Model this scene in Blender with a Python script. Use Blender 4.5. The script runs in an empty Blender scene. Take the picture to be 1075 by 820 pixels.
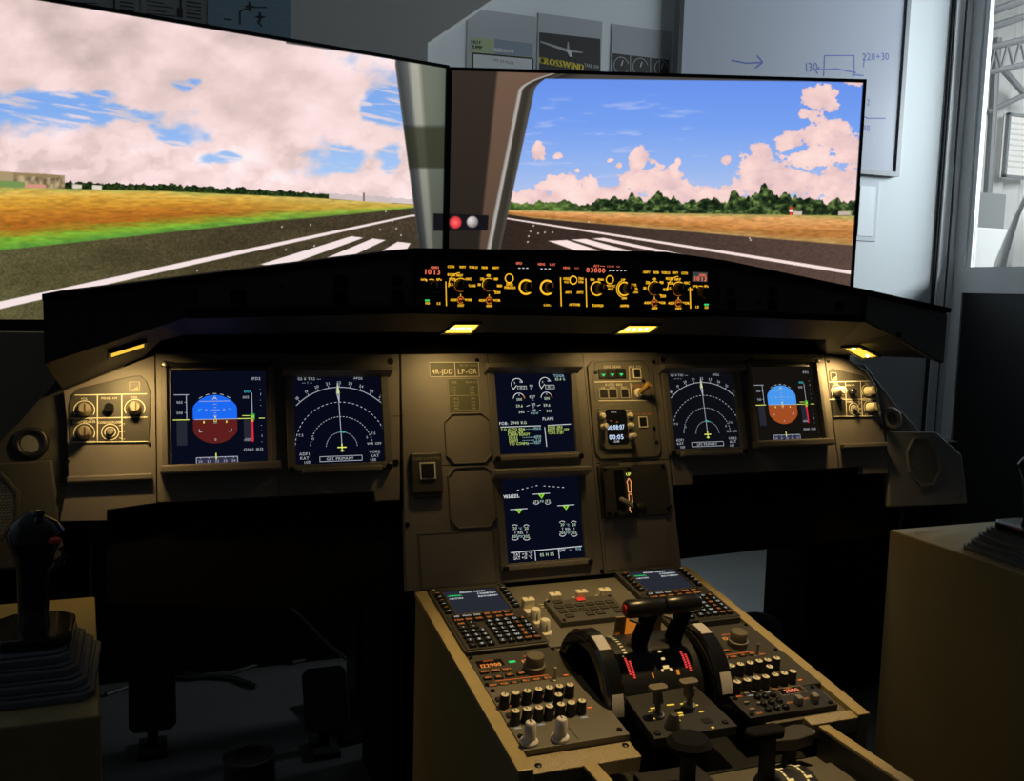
import bpy, math, random
import numpy as np
from mathutils import Matrix, Vector
random.seed(7)
S = bpy.context.scene
COL = S.collection
R = math.radians
PI = math.pi

# ------------------------------------------------------------------ camera
F = 1003.4                                   # focal length in pixels of the 1075 px wide frame
YAW, PIT, ROL = 0.3618, 0.106, 0.0268
CP = Vector((-.7042, -1.8071, 1.25))
_f = Vector((math.sin(YAW)*math.cos(PIT), math.cos(YAW)*math.cos(PIT), -math.sin(PIT)))
_r = Vector((math.cos(YAW), -math.sin(YAW), 0))
_u = _r.cross(_f)
CR = _r*math.cos(ROL) + _u*math.sin(ROL)
CU = -_r*math.sin(ROL) + _u*math.cos(ROL)
CF = _f
cd = bpy.data.cameras.new('camera')
cam = bpy.data.objects.new('camera', cd)
COL.objects.link(cam)
cd.sensor_fit = 'HORIZONTAL'
cd.sensor_width = 36
cd.lens = 36*F/1075
cd.clip_start = .01
cam.matrix_world = Matrix(((CR.x, CU.x, -CF.x, CP.x), (CR.y, CU.y, -CF.y, CP.y), (CR.z, CU.z, -CF.z, CP.z), (0, 0, 0, 1)))
S.camera = cam

# ------------------------------------------------------------------ light and exposure
S.view_settings.view_transform = 'Standard'
S.view_settings.look = 'None'
S.view_settings.exposure = 0
S.view_settings.gamma = 1
S.view_settings.use_curve_mapping = False
S.cycles.use_denoising = True
S.cycles.max_bounces = 6
S.cycles.sample_clamp_indirect = 4
w = bpy.data.worlds.new('world')
S.world = w
w.use_nodes = True
w.node_tree.nodes['Background'].inputs[0].default_value = (.80, .90, 1, 1)
w.node_tree.nodes['Background'].inputs[1].default_value = .013

def area(name, loc, target, sx, sy, power, color, spread=180):
    l = bpy.data.lights.new(name, 'AREA')
    l.shape = 'RECTANGLE'; l.size = sx; l.size_y = sy
    l.energy = power; l.color = color; l.spread = R(spread)
    o = bpy.data.objects.new(name, l); COL.objects.link(o)
    o.location = loc
    o.rotation_euler = (Vector(target)-Vector(loc)).to_track_quat('-Z', 'Y').to_euler()
    return o
# daylight: the open hangar door beyond the glazed door (out of frame) and the hangar's roof lights
area('hangar_door_daylight', (4.2, .72, 2.27), (1.7, 1.6, 2.0), 1.3, .6, 160, (.88, .95, 1))
# amber pedestal flood of the overhead panel, above the frame
def spot(name, loc, target, power, color, ang, blend, rad):
    l = bpy.data.lights.new(name, 'SPOT'); l.energy = power; l.color = color; l.spot_size = R(ang); l.spot_blend = blend; l.shadow_soft_size = rad
    o = bpy.data.objects.new(name, l); COL.objects.link(o); o.location = loc
    o.rotation_euler = (Vector(target)-Vector(loc)).to_track_quat('-Z', 'Y').to_euler()
spot('overhead_pedestal_flood', (.20, -.66, 2.15), (.03, -.54, .66), 62, (1, .68, .28), 33, .55, .03)
area('hangar_rooflight', (8.6, 2.0, 4.6), (8.8, 6.4, 1.8), 4, 2.5, 170, (.95, .98, 1), 110)

# ------------------------------------------------------------------ helpers
def s2l(c):
    c = c/255.0
    return c/12.92 if c <= .04045 else ((c+.055)/1.055)**2.4
def rgb(r, g, b): return (s2l(r), s2l(g), s2l(b), 1)
MATS = {}
def mat(name, col, rough=.5, metal=0, noise=0, nscale=60, bump=0, bscale=300, spec=.5, coat=0):
    if name in MATS: return MATS[name]
    m = bpy.data.materials.new(name); m.use_nodes = True
    nt = m.node_tree; b = nt.nodes['Principled BSDF']
    b.inputs['Base Color'].default_value = (*col[:3], 1)
    b.inputs['Roughness'].default_value = rough
    b.inputs['Metallic'].default_value = metal
    b.inputs['Specular IOR Level'].default_value = spec
    b.inputs['Coat Weight'].default_value = coat
    tc = nt.nodes.new('ShaderNodeTexCoord')
    if noise:
        n = nt.nodes.new('ShaderNodeTexNoise'); n.inputs['Scale'].default_value = nscale
        n.inputs['Detail'].default_value = 5
        mx = nt.nodes.new('ShaderNodeMix'); mx.data_type = 'RGBA'
        mx.inputs['A'].default_value = (*[c*(1-noise) for c in col[:3]], 1)
        mx.inputs['B'].default_value = (*[min(1, c*(1+noise)) for c in col[:3]], 1)
        nt.links.new(tc.outputs['Object'], n.inputs['Vector'])
        nt.links.new(n.outputs['Fac'], mx.inputs['Factor'])
        nt.links.new(mx.outputs['Result'], b.inputs['Base Color'])
    if bump:
        n2 = nt.nodes.new('ShaderNodeTexNoise'); n2.inputs['Scale'].default_value = bscale
        n2.inputs['Detail'].default_value = 3
        bp = nt.nodes.new('ShaderNodeBump'); bp.inputs['Strength'].default_value = bump
        bp.inputs['Distance'].default_value = .002
        nt.links.new(tc.outputs['Object'], n2.inputs['Vector'])
        nt.links.new(n2.outputs['Fac'], bp.inputs['Height'])
        nt.links.new(bp.outputs['Normal'], b.inputs['Normal'])
    MATS[name] = m
    return m
def glow(r, g, b, k=1.0):
    name = 'lit_%d_%d_%d_%d' % (r, g, b, int(k*100))
    if name in MATS: return MATS[name]
    m = bpy.data.materials.new(name); m.use_nodes = True
    nt = m.node_tree; nt.nodes.clear()
    e = nt.nodes.new('ShaderNodeEmission'); o = nt.nodes.new('ShaderNodeOutputMaterial')
    e.inputs[0].default_value = rgb(r, g, b); e.inputs[1].default_value = k
    nt.links.new(e.outputs[0], o.inputs[0])
    MATS[name] = m
    return m

class MB:
    """collects shapes, builds them as one mesh"""
    def __init__(s): s.v = []; s.fc = []; s.m = []; s.sm = []; s.M = None
    def add(s, vs, fs, mi=0, smooth=False):
        k = len(s.v)
        if s.M is not None: vs = [s.M @ Vector(p) for p in vs]
        s.v += [tuple(p) for p in vs]
        for f in fs: s.fc.append(tuple(i+k for i in f)); s.m.append(mi); s.sm.append(smooth)
        return s
    def box(s, x0, x1, y0, y1, z0, z1, mi=0):
        return s.add([(x0,y0,z0),(x1,y0,z0),(x1,y1,z0),(x0,y1,z0),(x0,y0,z1),(x1,y0,z1),(x1,y1,z1),(x0,y1,z1)],
              [(3,2,1,0),(4,5,6,7),(0,1,5,4),(1,2,6,5),(2,3,7,6),(3,0,4,7)], mi)
    def cbox(s, x, y, z0, z1, sx, sy, mi=0): return s.box(x-sx/2, x+sx/2, y-sy/2, y+sy/2, z0, z1, mi)
    def prism(s, poly, z0, z1, mi=0, top=None):
        a = sum(poly[i][0]*poly[(i+1) % len(poly)][1]-poly[(i+1) % len(poly)][0]*poly[i][1] for i in range(len(poly)))
        if a < 0:
            poly = poly[::-1]
            if top: top = top[::-1]
        n = len(poly); t = top or poly
        return s.add([(p[0], p[1], z0) for p in poly]+[(p[0], p[1], z1) for p in t],
              [tuple(range(n-1, -1, -1)), tuple(range(n, 2*n))]+[(i, (i+1) % n, n+(i+1) % n, n+i) for i in range(n)], mi)
    def ringprism(s, outer, inner, z0, z1, mi=0):
        n = len(outer)
        vs = [(*p, z) for z in (z0, z1) for p in outer]+[(*p, z) for z in (z0, z1) for p in inner]
        f = []
        for i in range(n):
            j = (i+1) % n
            f += [(i, j, n+j, n+i), (2*n+j, 2*n+i, 3*n+i, 3*n+j), (n+i, n+j, 3*n+j, 3*n+i), (j, i, 2*n+i, 2*n+j)]
        return s.add(vs, f, mi)
    def frame(s, x0, x1, y0, y1, t, z0, z1, mi=0, b=None):
        b = t if b is None else b
        return s.ringprism([(x0,y0),(x1,y0),(x1,y1),(x0,y1)], [(x0+t,y0+b),(x1-t,y0+b),(x1-t,y1-t),(x0+t,y1-t)], z0, z1, mi)
    def lathe(s, prof, cx=0, cy=0, cz=0, n=20, axis='z', mi=0, smooth=True):
        vs = []; fs = []
        for r_, z in prof:
            for k in range(n):
                a = 2*PI*k/n; c, d = r_*math.cos(a), r_*math.sin(a)
                vs.append((cx+c, cy+d, cz+z) if axis == 'z' else ((cx+z, cy+c, cz+d) if axis == 'x' else (cx+d, cy+z, cz+c)))
        for i in range(len(prof)-1):
            for k in range(n):
                q = (k+1) % n
                fs.append((i*n+k, i*n+q, (i+1)*n+q, (i+1)*n+k))
        if prof[0][0] > 1e-6: fs.append(tuple(range(n-1, -1, -1)))
        if prof[-1][0] > 1e-6: fs.append(tuple(range((len(prof)-1)*n, len(prof)*n)))
        return s.add(vs, fs, mi, smooth)
    def torus(s, R0, r0, cx=0, cy=0, cz=0, n=28, m=8, axis='z', mi=0):
        vs = []; fs = []
        for k in range(n):
            a = 2*PI*k/n
            for j in range(m):
                b = 2*PI*j/m; q = R0+r0*math.cos(b); h = r0*math.sin(b)
                c, d = q*math.cos(a), q*math.sin(a)
                vs.append((cx+c, cy+d, cz+h) if axis == 'z' else (cx+h, cy+c, cz+d))
        for k in range(n):
            for j in range(m):
                fs.append((k*m+j, ((k+1) % n)*m+j, ((k+1) % n)*m+(j+1) % m, k*m+(j+1) % m))
        return s.add(vs, fs, mi, True)
    def tube(s, pts, r0, n=8, mi=0):
        pts = [Vector(p) for p in pts]; rs = r0 if isinstance(r0, (list, tuple)) else [r0]*len(pts)
        vs = []; fs = []; up = Vector((0, 0, 1))
        for i, p in enumerate(pts):
            t = (pts[min(i+1, len(pts)-1)]-pts[max(i-1, 0)]).normalized()
            a = t.cross(up if abs(t.z) < .95 else Vector((0, 1, 0))).normalized(); b = t.cross(a)
            for k in range(n):
                th = 2*PI*k/n
                vs.append(p+rs[i]*(a*math.cos(th)+b*math.sin(th)))
        for i in range(len(pts)-1):
            for k in range(n):
                fs.append((i*n+k, i*n+(k+1) % n, (i+1)*n+(k+1) % n, (i+1)*n+k))
        fs += [tuple(range(n-1, -1, -1)), tuple(range((len(pts)-1)*n, len(pts)*n))]
        return s.add(vs, fs, mi, True)
    def loft(s, rings, mi=0, smooth=True, caps=True):
        n = len(rings[0]); vs = [p for q in rings for p in q]; fs = []
        for i in range(len(rings)-1):
            for k in range(n): fs.append((i*n+k, i*n+(k+1) % n, (i+1)*n+(k+1) % n, (i+1)*n+k))
        if caps: fs += [tuple(range(n-1, -1, -1)), tuple(range((len(rings)-1)*n, len(rings)*n))]
        return s.add(vs, fs, mi, smooth)
    def mesh(s, name, mats):
        me = bpy.data.meshes.new(name)
        me.from_pydata(s.v, [], s.fc)
        for m_ in (mats if isinstance(mats, (list, tuple)) else [mats]): me.materials.append(m_)
        me.polygons.foreach_set('material_index', s.m)
        me.polygons.foreach_set('use_smooth', s.sm)
        me.update()
        if any(s.sm): me.set_sharp_from_angle(angle=R(40))
        return me
    def build(s, name, mats, parent=None, M=None, bevel=0, fix=False):
        me = s.mesh(name, mats)
        if fix:
            import bmesh
            bm = bmesh.new(); bm.from_mesh(me); bmesh.ops.recalc_face_normals(bm, faces=bm.faces); bm.to_mesh(me); bm.free()
        o = bpy.data.objects.new(name, me); COL.objects.link(o)
        if parent is not None: o.parent = parent
        if M is not None: o.matrix_basis = M
        if bevel:
            b = o.modifiers.new('bevel', 'BEVEL'); b.width = bevel; b.segments = 2; b.limit_method = 'ANGLE'; b.angle_limit = R(40)
        return o

def tag(o, label, cat, group=None, kind=None):
    if label: o['label'] = label
    if cat: o['category'] = cat
    if group: o['group'] = group
    if kind: o['kind'] = kind
    return o
def thing(name, label, cat, M=None, group=None):
    o = bpy.data.objects.new(name, None); COL.objects.link(o)
    o.empty_display_size = .05
    if M is not None: o.matrix_basis = M
    return tag(o, label, cat, group)
def struct(name, mb, m, **k):
    o = mb.build(name, m, **k); o['kind'] = 'structure'; return o
def dup(root, M, label, group=None):
    def cp(o, par):
        c = o.copy(); COL.objects.link(c)
        if par: c.parent = par
        for ch in list(o.children): cp(ch, c)
        return c
    c = cp(root, None); c.matrix_basis = M; c['label'] = label
    if group: c['group'] = group
    return c
def FR(o, ex, ey, ez):
    return Matrix(((ex[0], ey[0], ez[0], o[0]), (ex[1], ey[1], ez[1], o[1]), (ex[2], ey[2], ez[2], o[2]), (0, 0, 0, 1)))
def AT(M, x, y, z=0): return M @ Matrix.Translation((x, y, z))

# survey: where a line of sight of the photograph meets a known plane of the place
def ray(x, y): return CF + CR*((x-537.5)/F) - CU*((y-410)/F)
def hit(x, y, P, n):
    d = ray(x, y); n = Vector(n)
    return CP + d*((Vector(P)-CP).dot(n)/d.dot(n))
def on(M):
    o = M.to_translation(); n = M.to_3x3() @ Vector((0, 0, 1)); inv = M.inverted()
    def f(x, y, h=0):
        q = inv @ hit(x, y, o+n*h, n)
        return (q.x, q.y)
    return f
def proj_np(P):
    d = P-np.array(CP); z = d@np.array(CF)
    return 537.5+F*(d@np.array(CR))/z, 410-F*(d@np.array(CU))/z

TI = .2883                                    # instrument panel leans away by 16.5 degrees
MIP = FR((0, 0, 1.25), (1, 0, 0), (0, math.sin(TI), math.cos(TI)), (0, -math.cos(TI), math.sin(TI)))
TP = R(8)                                     # pedestal slope
PED = FR((0, -.18, .692), (1, 0, 0), (0, math.cos(TP), math.sin(TP)), (0, -math.sin(TP), math.cos(TP)))
FCU = FR((0, -.25, 1.25), (1, 0, 0), (0, 0, 1), (0, -1, 0))
mip, ped, fcu = on(MIP), on(PED), on(FCU)
FLOOR = .18

# ------------------------------------------------------------------ lettering and line graphics
_gl = {}
def glyph(ch):
    if ch in _gl: return _gl[ch]
    c = bpy.data.curves.new('g', 'FONT'); c.body = ch; c.size = 1; c.resolution_u = 2
    o = bpy.data.objects.new('g', c); COL.objects.link(o)
    dg = bpy.context.evaluated_depsgraph_get()
    me = bpy.data.meshes.new_from_object(o.evaluated_get(dg))
    r = ([(v.co.x, v.co.y) for v in me.vertices], [tuple(p.vertices) for p in me.polygons])
    wd = max([p[0] for p in r[0]], default=.4)
    bpy.data.objects.remove(o); bpy.data.curves.remove(c); bpy.data.meshes.remove(me)
    _gl[ch] = (r[0], r[1], wd)
    return _gl[ch]
class Draw:
    def __init__(s, z=.0004): s.mb = MB(); s.cols = []; s.z = z
    def mi(s, c):
        if c not in s.cols: s.cols.append(c)
        s.z += 4e-6
        return s.cols.index(c)
    def poly(s, pts, c):
        k = s.mi(c); a = sum(pts[i][0]*pts[(i+1) % len(pts)][1]-pts[(i+1) % len(pts)][0]*pts[i][1] for i in range(len(pts)))
        if a < 0: pts = pts[::-1]
        s.mb.add([(p[0], p[1], s.z) for p in pts], [tuple(range(len(pts)))], k)
    def rect(s, x0, y0, x1, y1, c): s.poly([(x0,y0),(x1,y0),(x1,y1),(x0,y1)], c)
    def line(s, a, b, w_, c):
        dx, dy = b[0]-a[0], b[1]-a[1]; l = math.hypot(dx, dy) or 1; nx, ny = -dy/l*w_/2, dx/l*w_/2
        s.poly([(a[0]-nx,a[1]-ny),(b[0]-nx,b[1]-ny),(b[0]+nx,b[1]+ny),(a[0]+nx,a[1]+ny)], c)
    def path(s, pts, w_, c):
        for a, b in zip(pts, pts[1:]): s.line(a, b, w_, c)
    def box(s, x0, y0, x1, y1, w_, c): s.path([(x0,y0),(x1,y0),(x1,y1),(x0,y1),(x0,y0)], w_, c)
    def arc(s, cx, cy, r_, a0, a1, w_, c, n=24, dash=False, ry=None):
        ry = ry or r_
        p = [(cx+r_*math.cos(R(a0+(a1-a0)*i/n)), cy+ry*math.sin(R(a0+(a1-a0)*i/n))) for i in range(n+1)]
        for i in range(n):
            if not (dash and i % 2): s.line(p[i], p[i+1], w_, c)
    def disc(s, cx, cy, r_, c, n=20): s.poly([(cx+r_*math.cos(2*PI*i/n), cy+r_*math.sin(2*PI*i/n)) for i in range(n)], c)
    def text(s, t, x, y, h, c, al='c', mono=None, bold=0, rot=0, xs=1):
        k = s.mi(c); sc = h/.7; adv = []; sx = sc*xs
        for ch in t: adv.append(.42 if ch == ' ' else (mono or glyph(ch)[2]+.09))
        W = sum(adv)*sx; px = {'c': -W/2, 'l': 0, 'r': -W}[al]
        cr, sr = math.cos(rot), math.sin(rot)
        for ch, a in zip(t, adv):
            if ch != ' ':
                v, f_, wd = glyph(ch)
                off = (a-wd)/2*sx if mono else 0
                for dx in ((0, bold) if bold else (0,)):
                    P = [(px+off+p[0]*sx+dx, p[1]*sc-h/2) for p in v]
                    s.mb.add([(x+p[0]*cr-p[1]*sr, y+p[0]*sr+p[1]*cr, s.z) for p in P], f_, k)
            px += a*sx
    def build(s, name, parent, M=None):
        return s.mb.build(name, s.cols, parent, M)

# ------------------------------------------------------------------ materials
PAINT = mat('panel_paint', (.20, .182, .172), .48, noise=.12, nscale=14, bump=.10, bscale=900)
PAINT2 = mat('panel_paint_dark', (.15, .142, .13), .5, noise=.1, nscale=20, bump=.08, bscale=900)
GREYP = mat('grey_panel_paint', (.20, .205, .21), .55, noise=.08, nscale=10)
BLACK = mat('black_plastic', (.012, .012, .013), .42)
BLACKG = mat('black_gloss', (.01, .01, .011), .16, coat=.4)
MATT = mat('matt_black_cover', (.008, .008, .009), .9, bump=.2, bscale=600, spec=.15)
FACE = mat('dark_face_paint', (.022, .023, .027), .6, noise=.1, nscale=30)
BOARD = mat('black_board', (.005, .005, .0052), .9, noise=.2, nscale=8, spec=.1)
PLATE = mat('dark_grey_plate', (.055, .052, .046), .45, bump=.08, bscale=700)
PLATE2 = mat('warm_grey_plate', (.15, .14, .115), .5, noise=.08, nscale=30, bump=.08, bscale=800)
SPECK = mat('speckled_paint', (.40, .32, .18), .38, noise=.5, nscale=420, bump=.9, bscale=380, spec=1)
CREAM = mat('cream_knob', (.84, .78, .60), .45)
WHITEK = mat('pale_grey_knob', (.74, .72, .69), .5)
GREYK = mat('grey_knob', (.25, .24, .21), .5)
CREAMW = mat('cream_painted_wood', (.34, .27, .12), .5, noise=.1, nscale=6, bump=.1, bscale=200)
RAIL = mat('rail_wood', (.44, .35, .18), .36, noise=.15, nscale=60)
STEEL = mat('steel_screw', (.35, .33, .3), .35, metal=1)
DSCREW = mat('dark_screw', (.03, .03, .03), .35, metal=.8)
RUBBER = mat('rubber_boot', (.14, .15, .175), .55, noise=.1, nscale=20)
SCRB = mat('screen_black', (.008, .009, .014), .25)
REDB = mat('red_button', (.55, .02, .02), .35)
AMB = glow(255, 190, 44, 1.1); AMBD = glow(225, 130, 40, .8); AMBR = glow(255, 120, 50, .9)
WH = glow(225, 228, 232, .9); GRN = glow(60, 225, 120, .9); CYA = glow(70, 205, 215, .9); YEL = glow(235, 240, 110, .95)
LAMP = glow(255, 214, 90, 4)
CRT = mat('printed_cream', (.90, .87, .70), .6)
CRTD = mat('printed_cream_dim', (.40, .37, .27), .6)
# ================================================================== the room
WALLP = mat('white_wall_paint', (.62, .66, .68), .6, noise=.03, nscale=3)
FLOORM = mat('dark_floor', (.045, .045, .045), .6, noise=.25, nscale=5)
ALU = mat('grey_aluminium', (.80, .81, .82), .45)
WBF = mat('whiteboard_frame', (.22, .23, .25), .4)
SEAM = mat('dark_gasket', (.02, .022, .025), .6)
YB, XR = 1.6, 2.7
struct('floor', MB().box(-2.7, XR+.1, -3.2, YB+.1, FLOOR-.1, FLOOR), FLOORM)
struct('wall_back', MB().box(-2.7, XR+.1, YB, YB+.1, FLOOR, 3.2), WALLP)
struct('wall_left', MB().box(-2.7, -2.6, -3.2, YB, FLOOR, 3.2), WALLP)
struct('wall_right', MB().box(XR, XR+.1, -3.2, .3, FLOOR, 3.2).box(XR, XR+.1, .3, YB, 2.8, 3.2).box(XR, XR+.1, 1.59, YB, FLOOR, 2.8), WALLP)
struct('ceiling', MB().box(-2.7, XR+.1, -3.2, YB+.1, 3.2, 3.3), WALLP)
# corner trims: two aluminium strips with dark gaskets running up the back wall
struct('trim_1', MB().box(2.600, 2.612, YB-.012, YB, FLOOR, 3.2), SEAM)
struct('trim_2', MB().box(2.612, 2.658, YB-.02, YB, FLOOR, 3.2), ALU)
struct('trim_3', MB().box(2.658, 2.670, YB-.014, YB, FLOOR, 3.2), SEAM)
struct('trim_4', MB().box(2.670, XR, YB-.02, YB, FLOOR, 3.2), ALU)
# glazed door in the side wall
d = MB()
d.box(XR, XR+.06, 1.52, 1.59, FLOOR, 2.8).box(XR, XR+.06, .3, .38, FLOOR, 2.8)
d.box(XR, XR+.06, .38, 1.52, 2.68, 2.8).box(XR-.004, XR+.06, .38, 1.52, 1.285, 1.40)
door = struct('door_1', d, ALU)
MB().box(XR+.012, XR+.034, 1.494, 1.52, 1.40, 2.68).box(XR+.012, XR+.034, .38, .40, 1.40, 2.68).build('glazing_bead', mat('white_bead', (.8, .82, .84), .4), door)
gm = bpy.data.materials.new('door_glass'); gm.use_nodes = True
nt = gm.node_tree; nt.nodes.clear()
a_ = nt.nodes.new('ShaderNodeBsdfTransparent'); b_ = nt.nodes.new('ShaderNodeBsdfGlossy'); x_ = nt.nodes.new('ShaderNodeMixShader'); o_ = nt.nodes.new('ShaderNodeOutputMaterial')
a_.inputs[0].default_value = (.93, .95, .95, 1); b_.inputs['Roughness'].default_value = .03; x_.inputs[0].default_value = .06
nt.links.new(a_.outputs[0], x_.inputs[1]); nt.links.new(b_.outputs[0], x_.inputs[2]); nt.links.new(x_.outputs[0], o_.inputs[0])
MB().box(XR+.02, XR+.026, .40, 1.494, 1.40, 2.68).build('pane', gm, door)
MB().box(XR+.01, XR+.05, .38, 1.52, FLOOR, 1.285).build('lower_panel', BLACK, door)
# the darker soffit panel at the left of the back wall
def bw(px, py, y=YB):
    q = hit(px, py, (0, y, 0), (0, 1, 0)); return (q.x, q.z)
YS = 1.35
a1, a2, a3 = bw(449, 45, YS), bw(449, 75, YS), bw(525, -6, YS)
sp = [(-2.6, 3.2), (-2.6, 1.75), (a2[0], 1.75), a1, a3, (a3[0]+.75, 3.2)]
struct('trim_5', MB().prism([(p[0], p[1]) for p in sp], -YB, -YS), mat('grey_soffit_paint', (.42, .41, .40), .6), M=Matrix(((1,0,0,0),(0,0,-1,0),(0,1,0,0),(0,0,0,1))), fix=True)

# ------------------------------------------------------------------ hangar beyond the glazed door
HY = 6.6
HW = mat('corrugated_sheet', (.50, .50, .485), .6, noise=.08, nscale=2)
STL = mat('grey_truss_steel', (.17, .175, .18), .5)
mb = MB(); n = 0; xs = np.arange(5.5, 12.5, .13)
vs = [(x, HY+(.08 if i % 2 else 0), z) for z in (-.5, 6.2) for i, x in enumerate(xs)]
k = len(xs)
mb.add(vs, [(i, i+1, k+i+1, k+i) for i in range(k-1)])
o = struct('wall_hangar', mb, HW)
m_ = o.modifiers.new('solid', 'SOLIDIFY'); m_.thickness = .02
mb = MB(); ys = np.arange(3.9, HY+.1, .12)
vs = [(x, y, 4.62+(HY-y)*.10+(.03 if i % 2 else 0)) for x in (5.5, 12.5) for i, y in enumerate(ys)]
k = len(ys); mb.add(vs, [(i, i+1, k+i+1, k+i) for i in range(k-1)])
o = struct('ceiling_hangar', mb, mat('roof_sheet', (.30, .30, .29), .6)); m_ = o.modifiers.new('solid', 'SOLIDIFY'); m_.thickness = .02
struct('floor_hangar', MB().box(2.85, 13, -1, HY+.3, -.1, FLOOR), mat('hangar_floor', (.5, .5, .48), .7))
def hw(px, py, y): q = hit(px, py, (0, y, 0), (0, 1, 0)); return (q.x, y, q.z)
t = thing('roof_truss', 'grey steel lattice roof truss seen through the door glass', 'truss', Matrix.Identity(4))
YT = 5.6
ch = MB(); A, B = hw(1030, 52, YT), hw(1100, 36, YT); ch.tube([A, B], .032); ch.tube([hw(1030, 78, YT), hw(1100, 62, YT)], .028)
ch.build('chord', STL, t)
br = MB()
for i in range(6):
    x0 = 1032+i*13
    br.tube([hw(x0, 52-(x0-1030)*.22, YT), hw(x0+6, 78-(x0-1024)*.22, YT)], .013)
    br.tube([hw(x0+6, 78-(x0-1024)*.22, YT), hw(x0+13, 52-(x0-1017)*.22, YT)], .013)
br.build('bracing', STL, t)
t = thing('wall_brace', 'grey diagonal steel wall brace inside the hangar', 'brace', Matrix.Identity(4))
MB().tube([hw(1036, 118, 6.4), hw(1084, 96, 6.4)], .03).build('strut', STL, t)
MB().tube([hw(1041, 60, 6.4), hw(1086, 110, 6.4)], .035).build('strut', STL, t)
MB().tube([hw(1047, 40, 6.4), hw(1036, 215, 6.4)], .045).build('column', STL, t)
for i, (ya, yb2) in enumerate(((14, -4), (30, 14))):
    tag(MB().tube([hw(1036, ya, 5.0+i*.7), hw(1086, yb2, 5.0+i*.7)], .035).build('roof_purlin', STL), ('grey roof purlin highest behind the door glass', 'grey roof purlin just above the lattice truss')[i], 'purlin')
hwin = thing('hangar_window', 'bright gridded hangar window in the corrugated wall', 'window', Matrix.Identity(4))
A, B = hw(1053, 186, 6.5), hw(1090, 122, 6.5)
fw = .03
f = MB(); f.box(A[0], B[0], 6.48, 6.56, A[2], A[2]+fw).box(A[0], B[0], 6.48, 6.56, B[2]-fw, B[2]).box(A[0], A[0]+fw, 6.48, 6.56, A[2], B[2])  .box(B[0]-fw, B[0], 6.48, 6.56, A[2], B[2])
f.box(A[0]+.55, A[0]+.6, 6.48, 6.56, A[2], B[2]); f.build('window_frame', STL, hwin)
MB().box(A[0], B[0], 6.53, 6.55, A[2], B[2]).build('pane', glow(252, 250, 248, 1), hwin)
lv = MB()
for i in range(9): z = A[2]+.12+i*(B[2]-A[2]-.2)/8.5; lv.box(A[0]+.07, B[0]-.07, 6.515, 6.525, z, z+.018)
lv.build('glazing_bar', mat('window_bar', (.55, .53, .5), .6), hwin)
A, B = hw(1016, 242, 6.3), hw(1060, 205, 6.3)
tag(MB().box(A[0]-.3, B[0]-.1, 6.25, 6.45, FLOOR, B[2]).build('dark_crate', mat('dark_crate_paint', (.22, .23, .23), .6), bevel=.01), 'dark grey panel standing against the hangar wall', 'panel')
A, B = hw(1014, 300, 6.0), hw(1052, 242, 6.0)
tag(MB().box(A[0]-.3, B[0], 5.8, 6.1, FLOOR, B[2]).build('white_counter', mat('white_counter_paint', (.82, .83, .82), .6), bevel=.02), 'low white block in front of the dark hangar panel', 'block')
mb = MB(); rings = []
A = hw(1044, 280, 4.6); T_ = hw(1066, 200, 4.6)
for i in range(9):
    u_ = i/8; z = A[2]-.9+(T_[2]-A[2]+.9)*u_; w_ = .44*(1-u_)**.8+.26
    rings.append([(A[0]+.60+.10*u_+w_*math.cos(2*PI*k/28)*(1+.10*math.sin(k*2.4+i*.4)), 4.7+.5*w_*math.sin(2*PI*k/28)*(1+.10*math.sin(k*1.9)), z) for k in range(28)])
mb.loft(rings); tag(mb.build('draped_sheet', mat('white_plastic_sheet', (.82, .81, .78), .35)), 'white plastic sheet draped over equipment in the hangar', 'sheet')

# ------------------------------------------------------------------ things on the back wall
BWF = FR((0, YB, 0), (1, 0, 0), (0, 0, 1), (0, -1, 0))     # local x, z, and out from the wall
bp = on(BWF)
WB = FR((0, YB-.03, 0), (1, 0, 0), (0, 0, 1), (0, -1, 0)); wp = on(WB)
x0, x1, zb = wp(712, 40)[0], wp(950, 100)[0], wp(925, 184)[1]
t = thing('whiteboard', 'white dry-erase board with blue sketches above the right screen', 'whiteboard', AT(BWF, x0, zb))
W_, H_ = x1-x0, .98
MB().box(0.015, W_-.015, .015, H_-.015, 0, .022).build('board', mat('whiteboard_surface', (.40, .425, .50), .25), t)
MB().frame(0, W_, 0, H_, .02, 0, .03).build('frame', WBF, t)
MB().box(0, .02, 0, H_, .0295, .032).build('edge_strip', SEAM, t)
INK = mat('blue_ink', (.06, .09, .35), .6)
ox, oz = x0, zb
def q(px, py): p = on(WB)(px, py); return (p[0]-ox, p[1]-oz)
D = Draw(.0225); D.path([q(769, 63), q(785, 66), q(802, 65)], .006, INK); D.path([q(796, 58), q(802, 65), q(794, 71)], .006, INK)
D.build('sketch', t); D = Draw(.0225); D.path([q(866, 80), q(867, 58), q(898, 58), q(898, 80)], .005, INK); D.path([q(857, 73), q(880, 72), q(900, 76)], .006, INK); D.path([q(896, 78), q(908, 79)], .005, INK)
D.path([q(862, 70), q(857, 73), q(860, 77)], .005, INK); D.path([q(908, 70), q(909, 60), q(911, 58)], .004, INK)
D.text('130', *q(853, 70), .035, INK, rot=.15); D.text('220+30', *q(921, 59), .03, INK, rot=.12)
D.build('sketch', t); D = Draw(.0225); D.text('2', *q(913, 107), .025, INK); D.path([q(900, 118), q(912, 124), q(931, 124)], .005, INK); D.text('30', *q(911, 134), .026, INK)
D.build('sketch', t)

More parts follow.
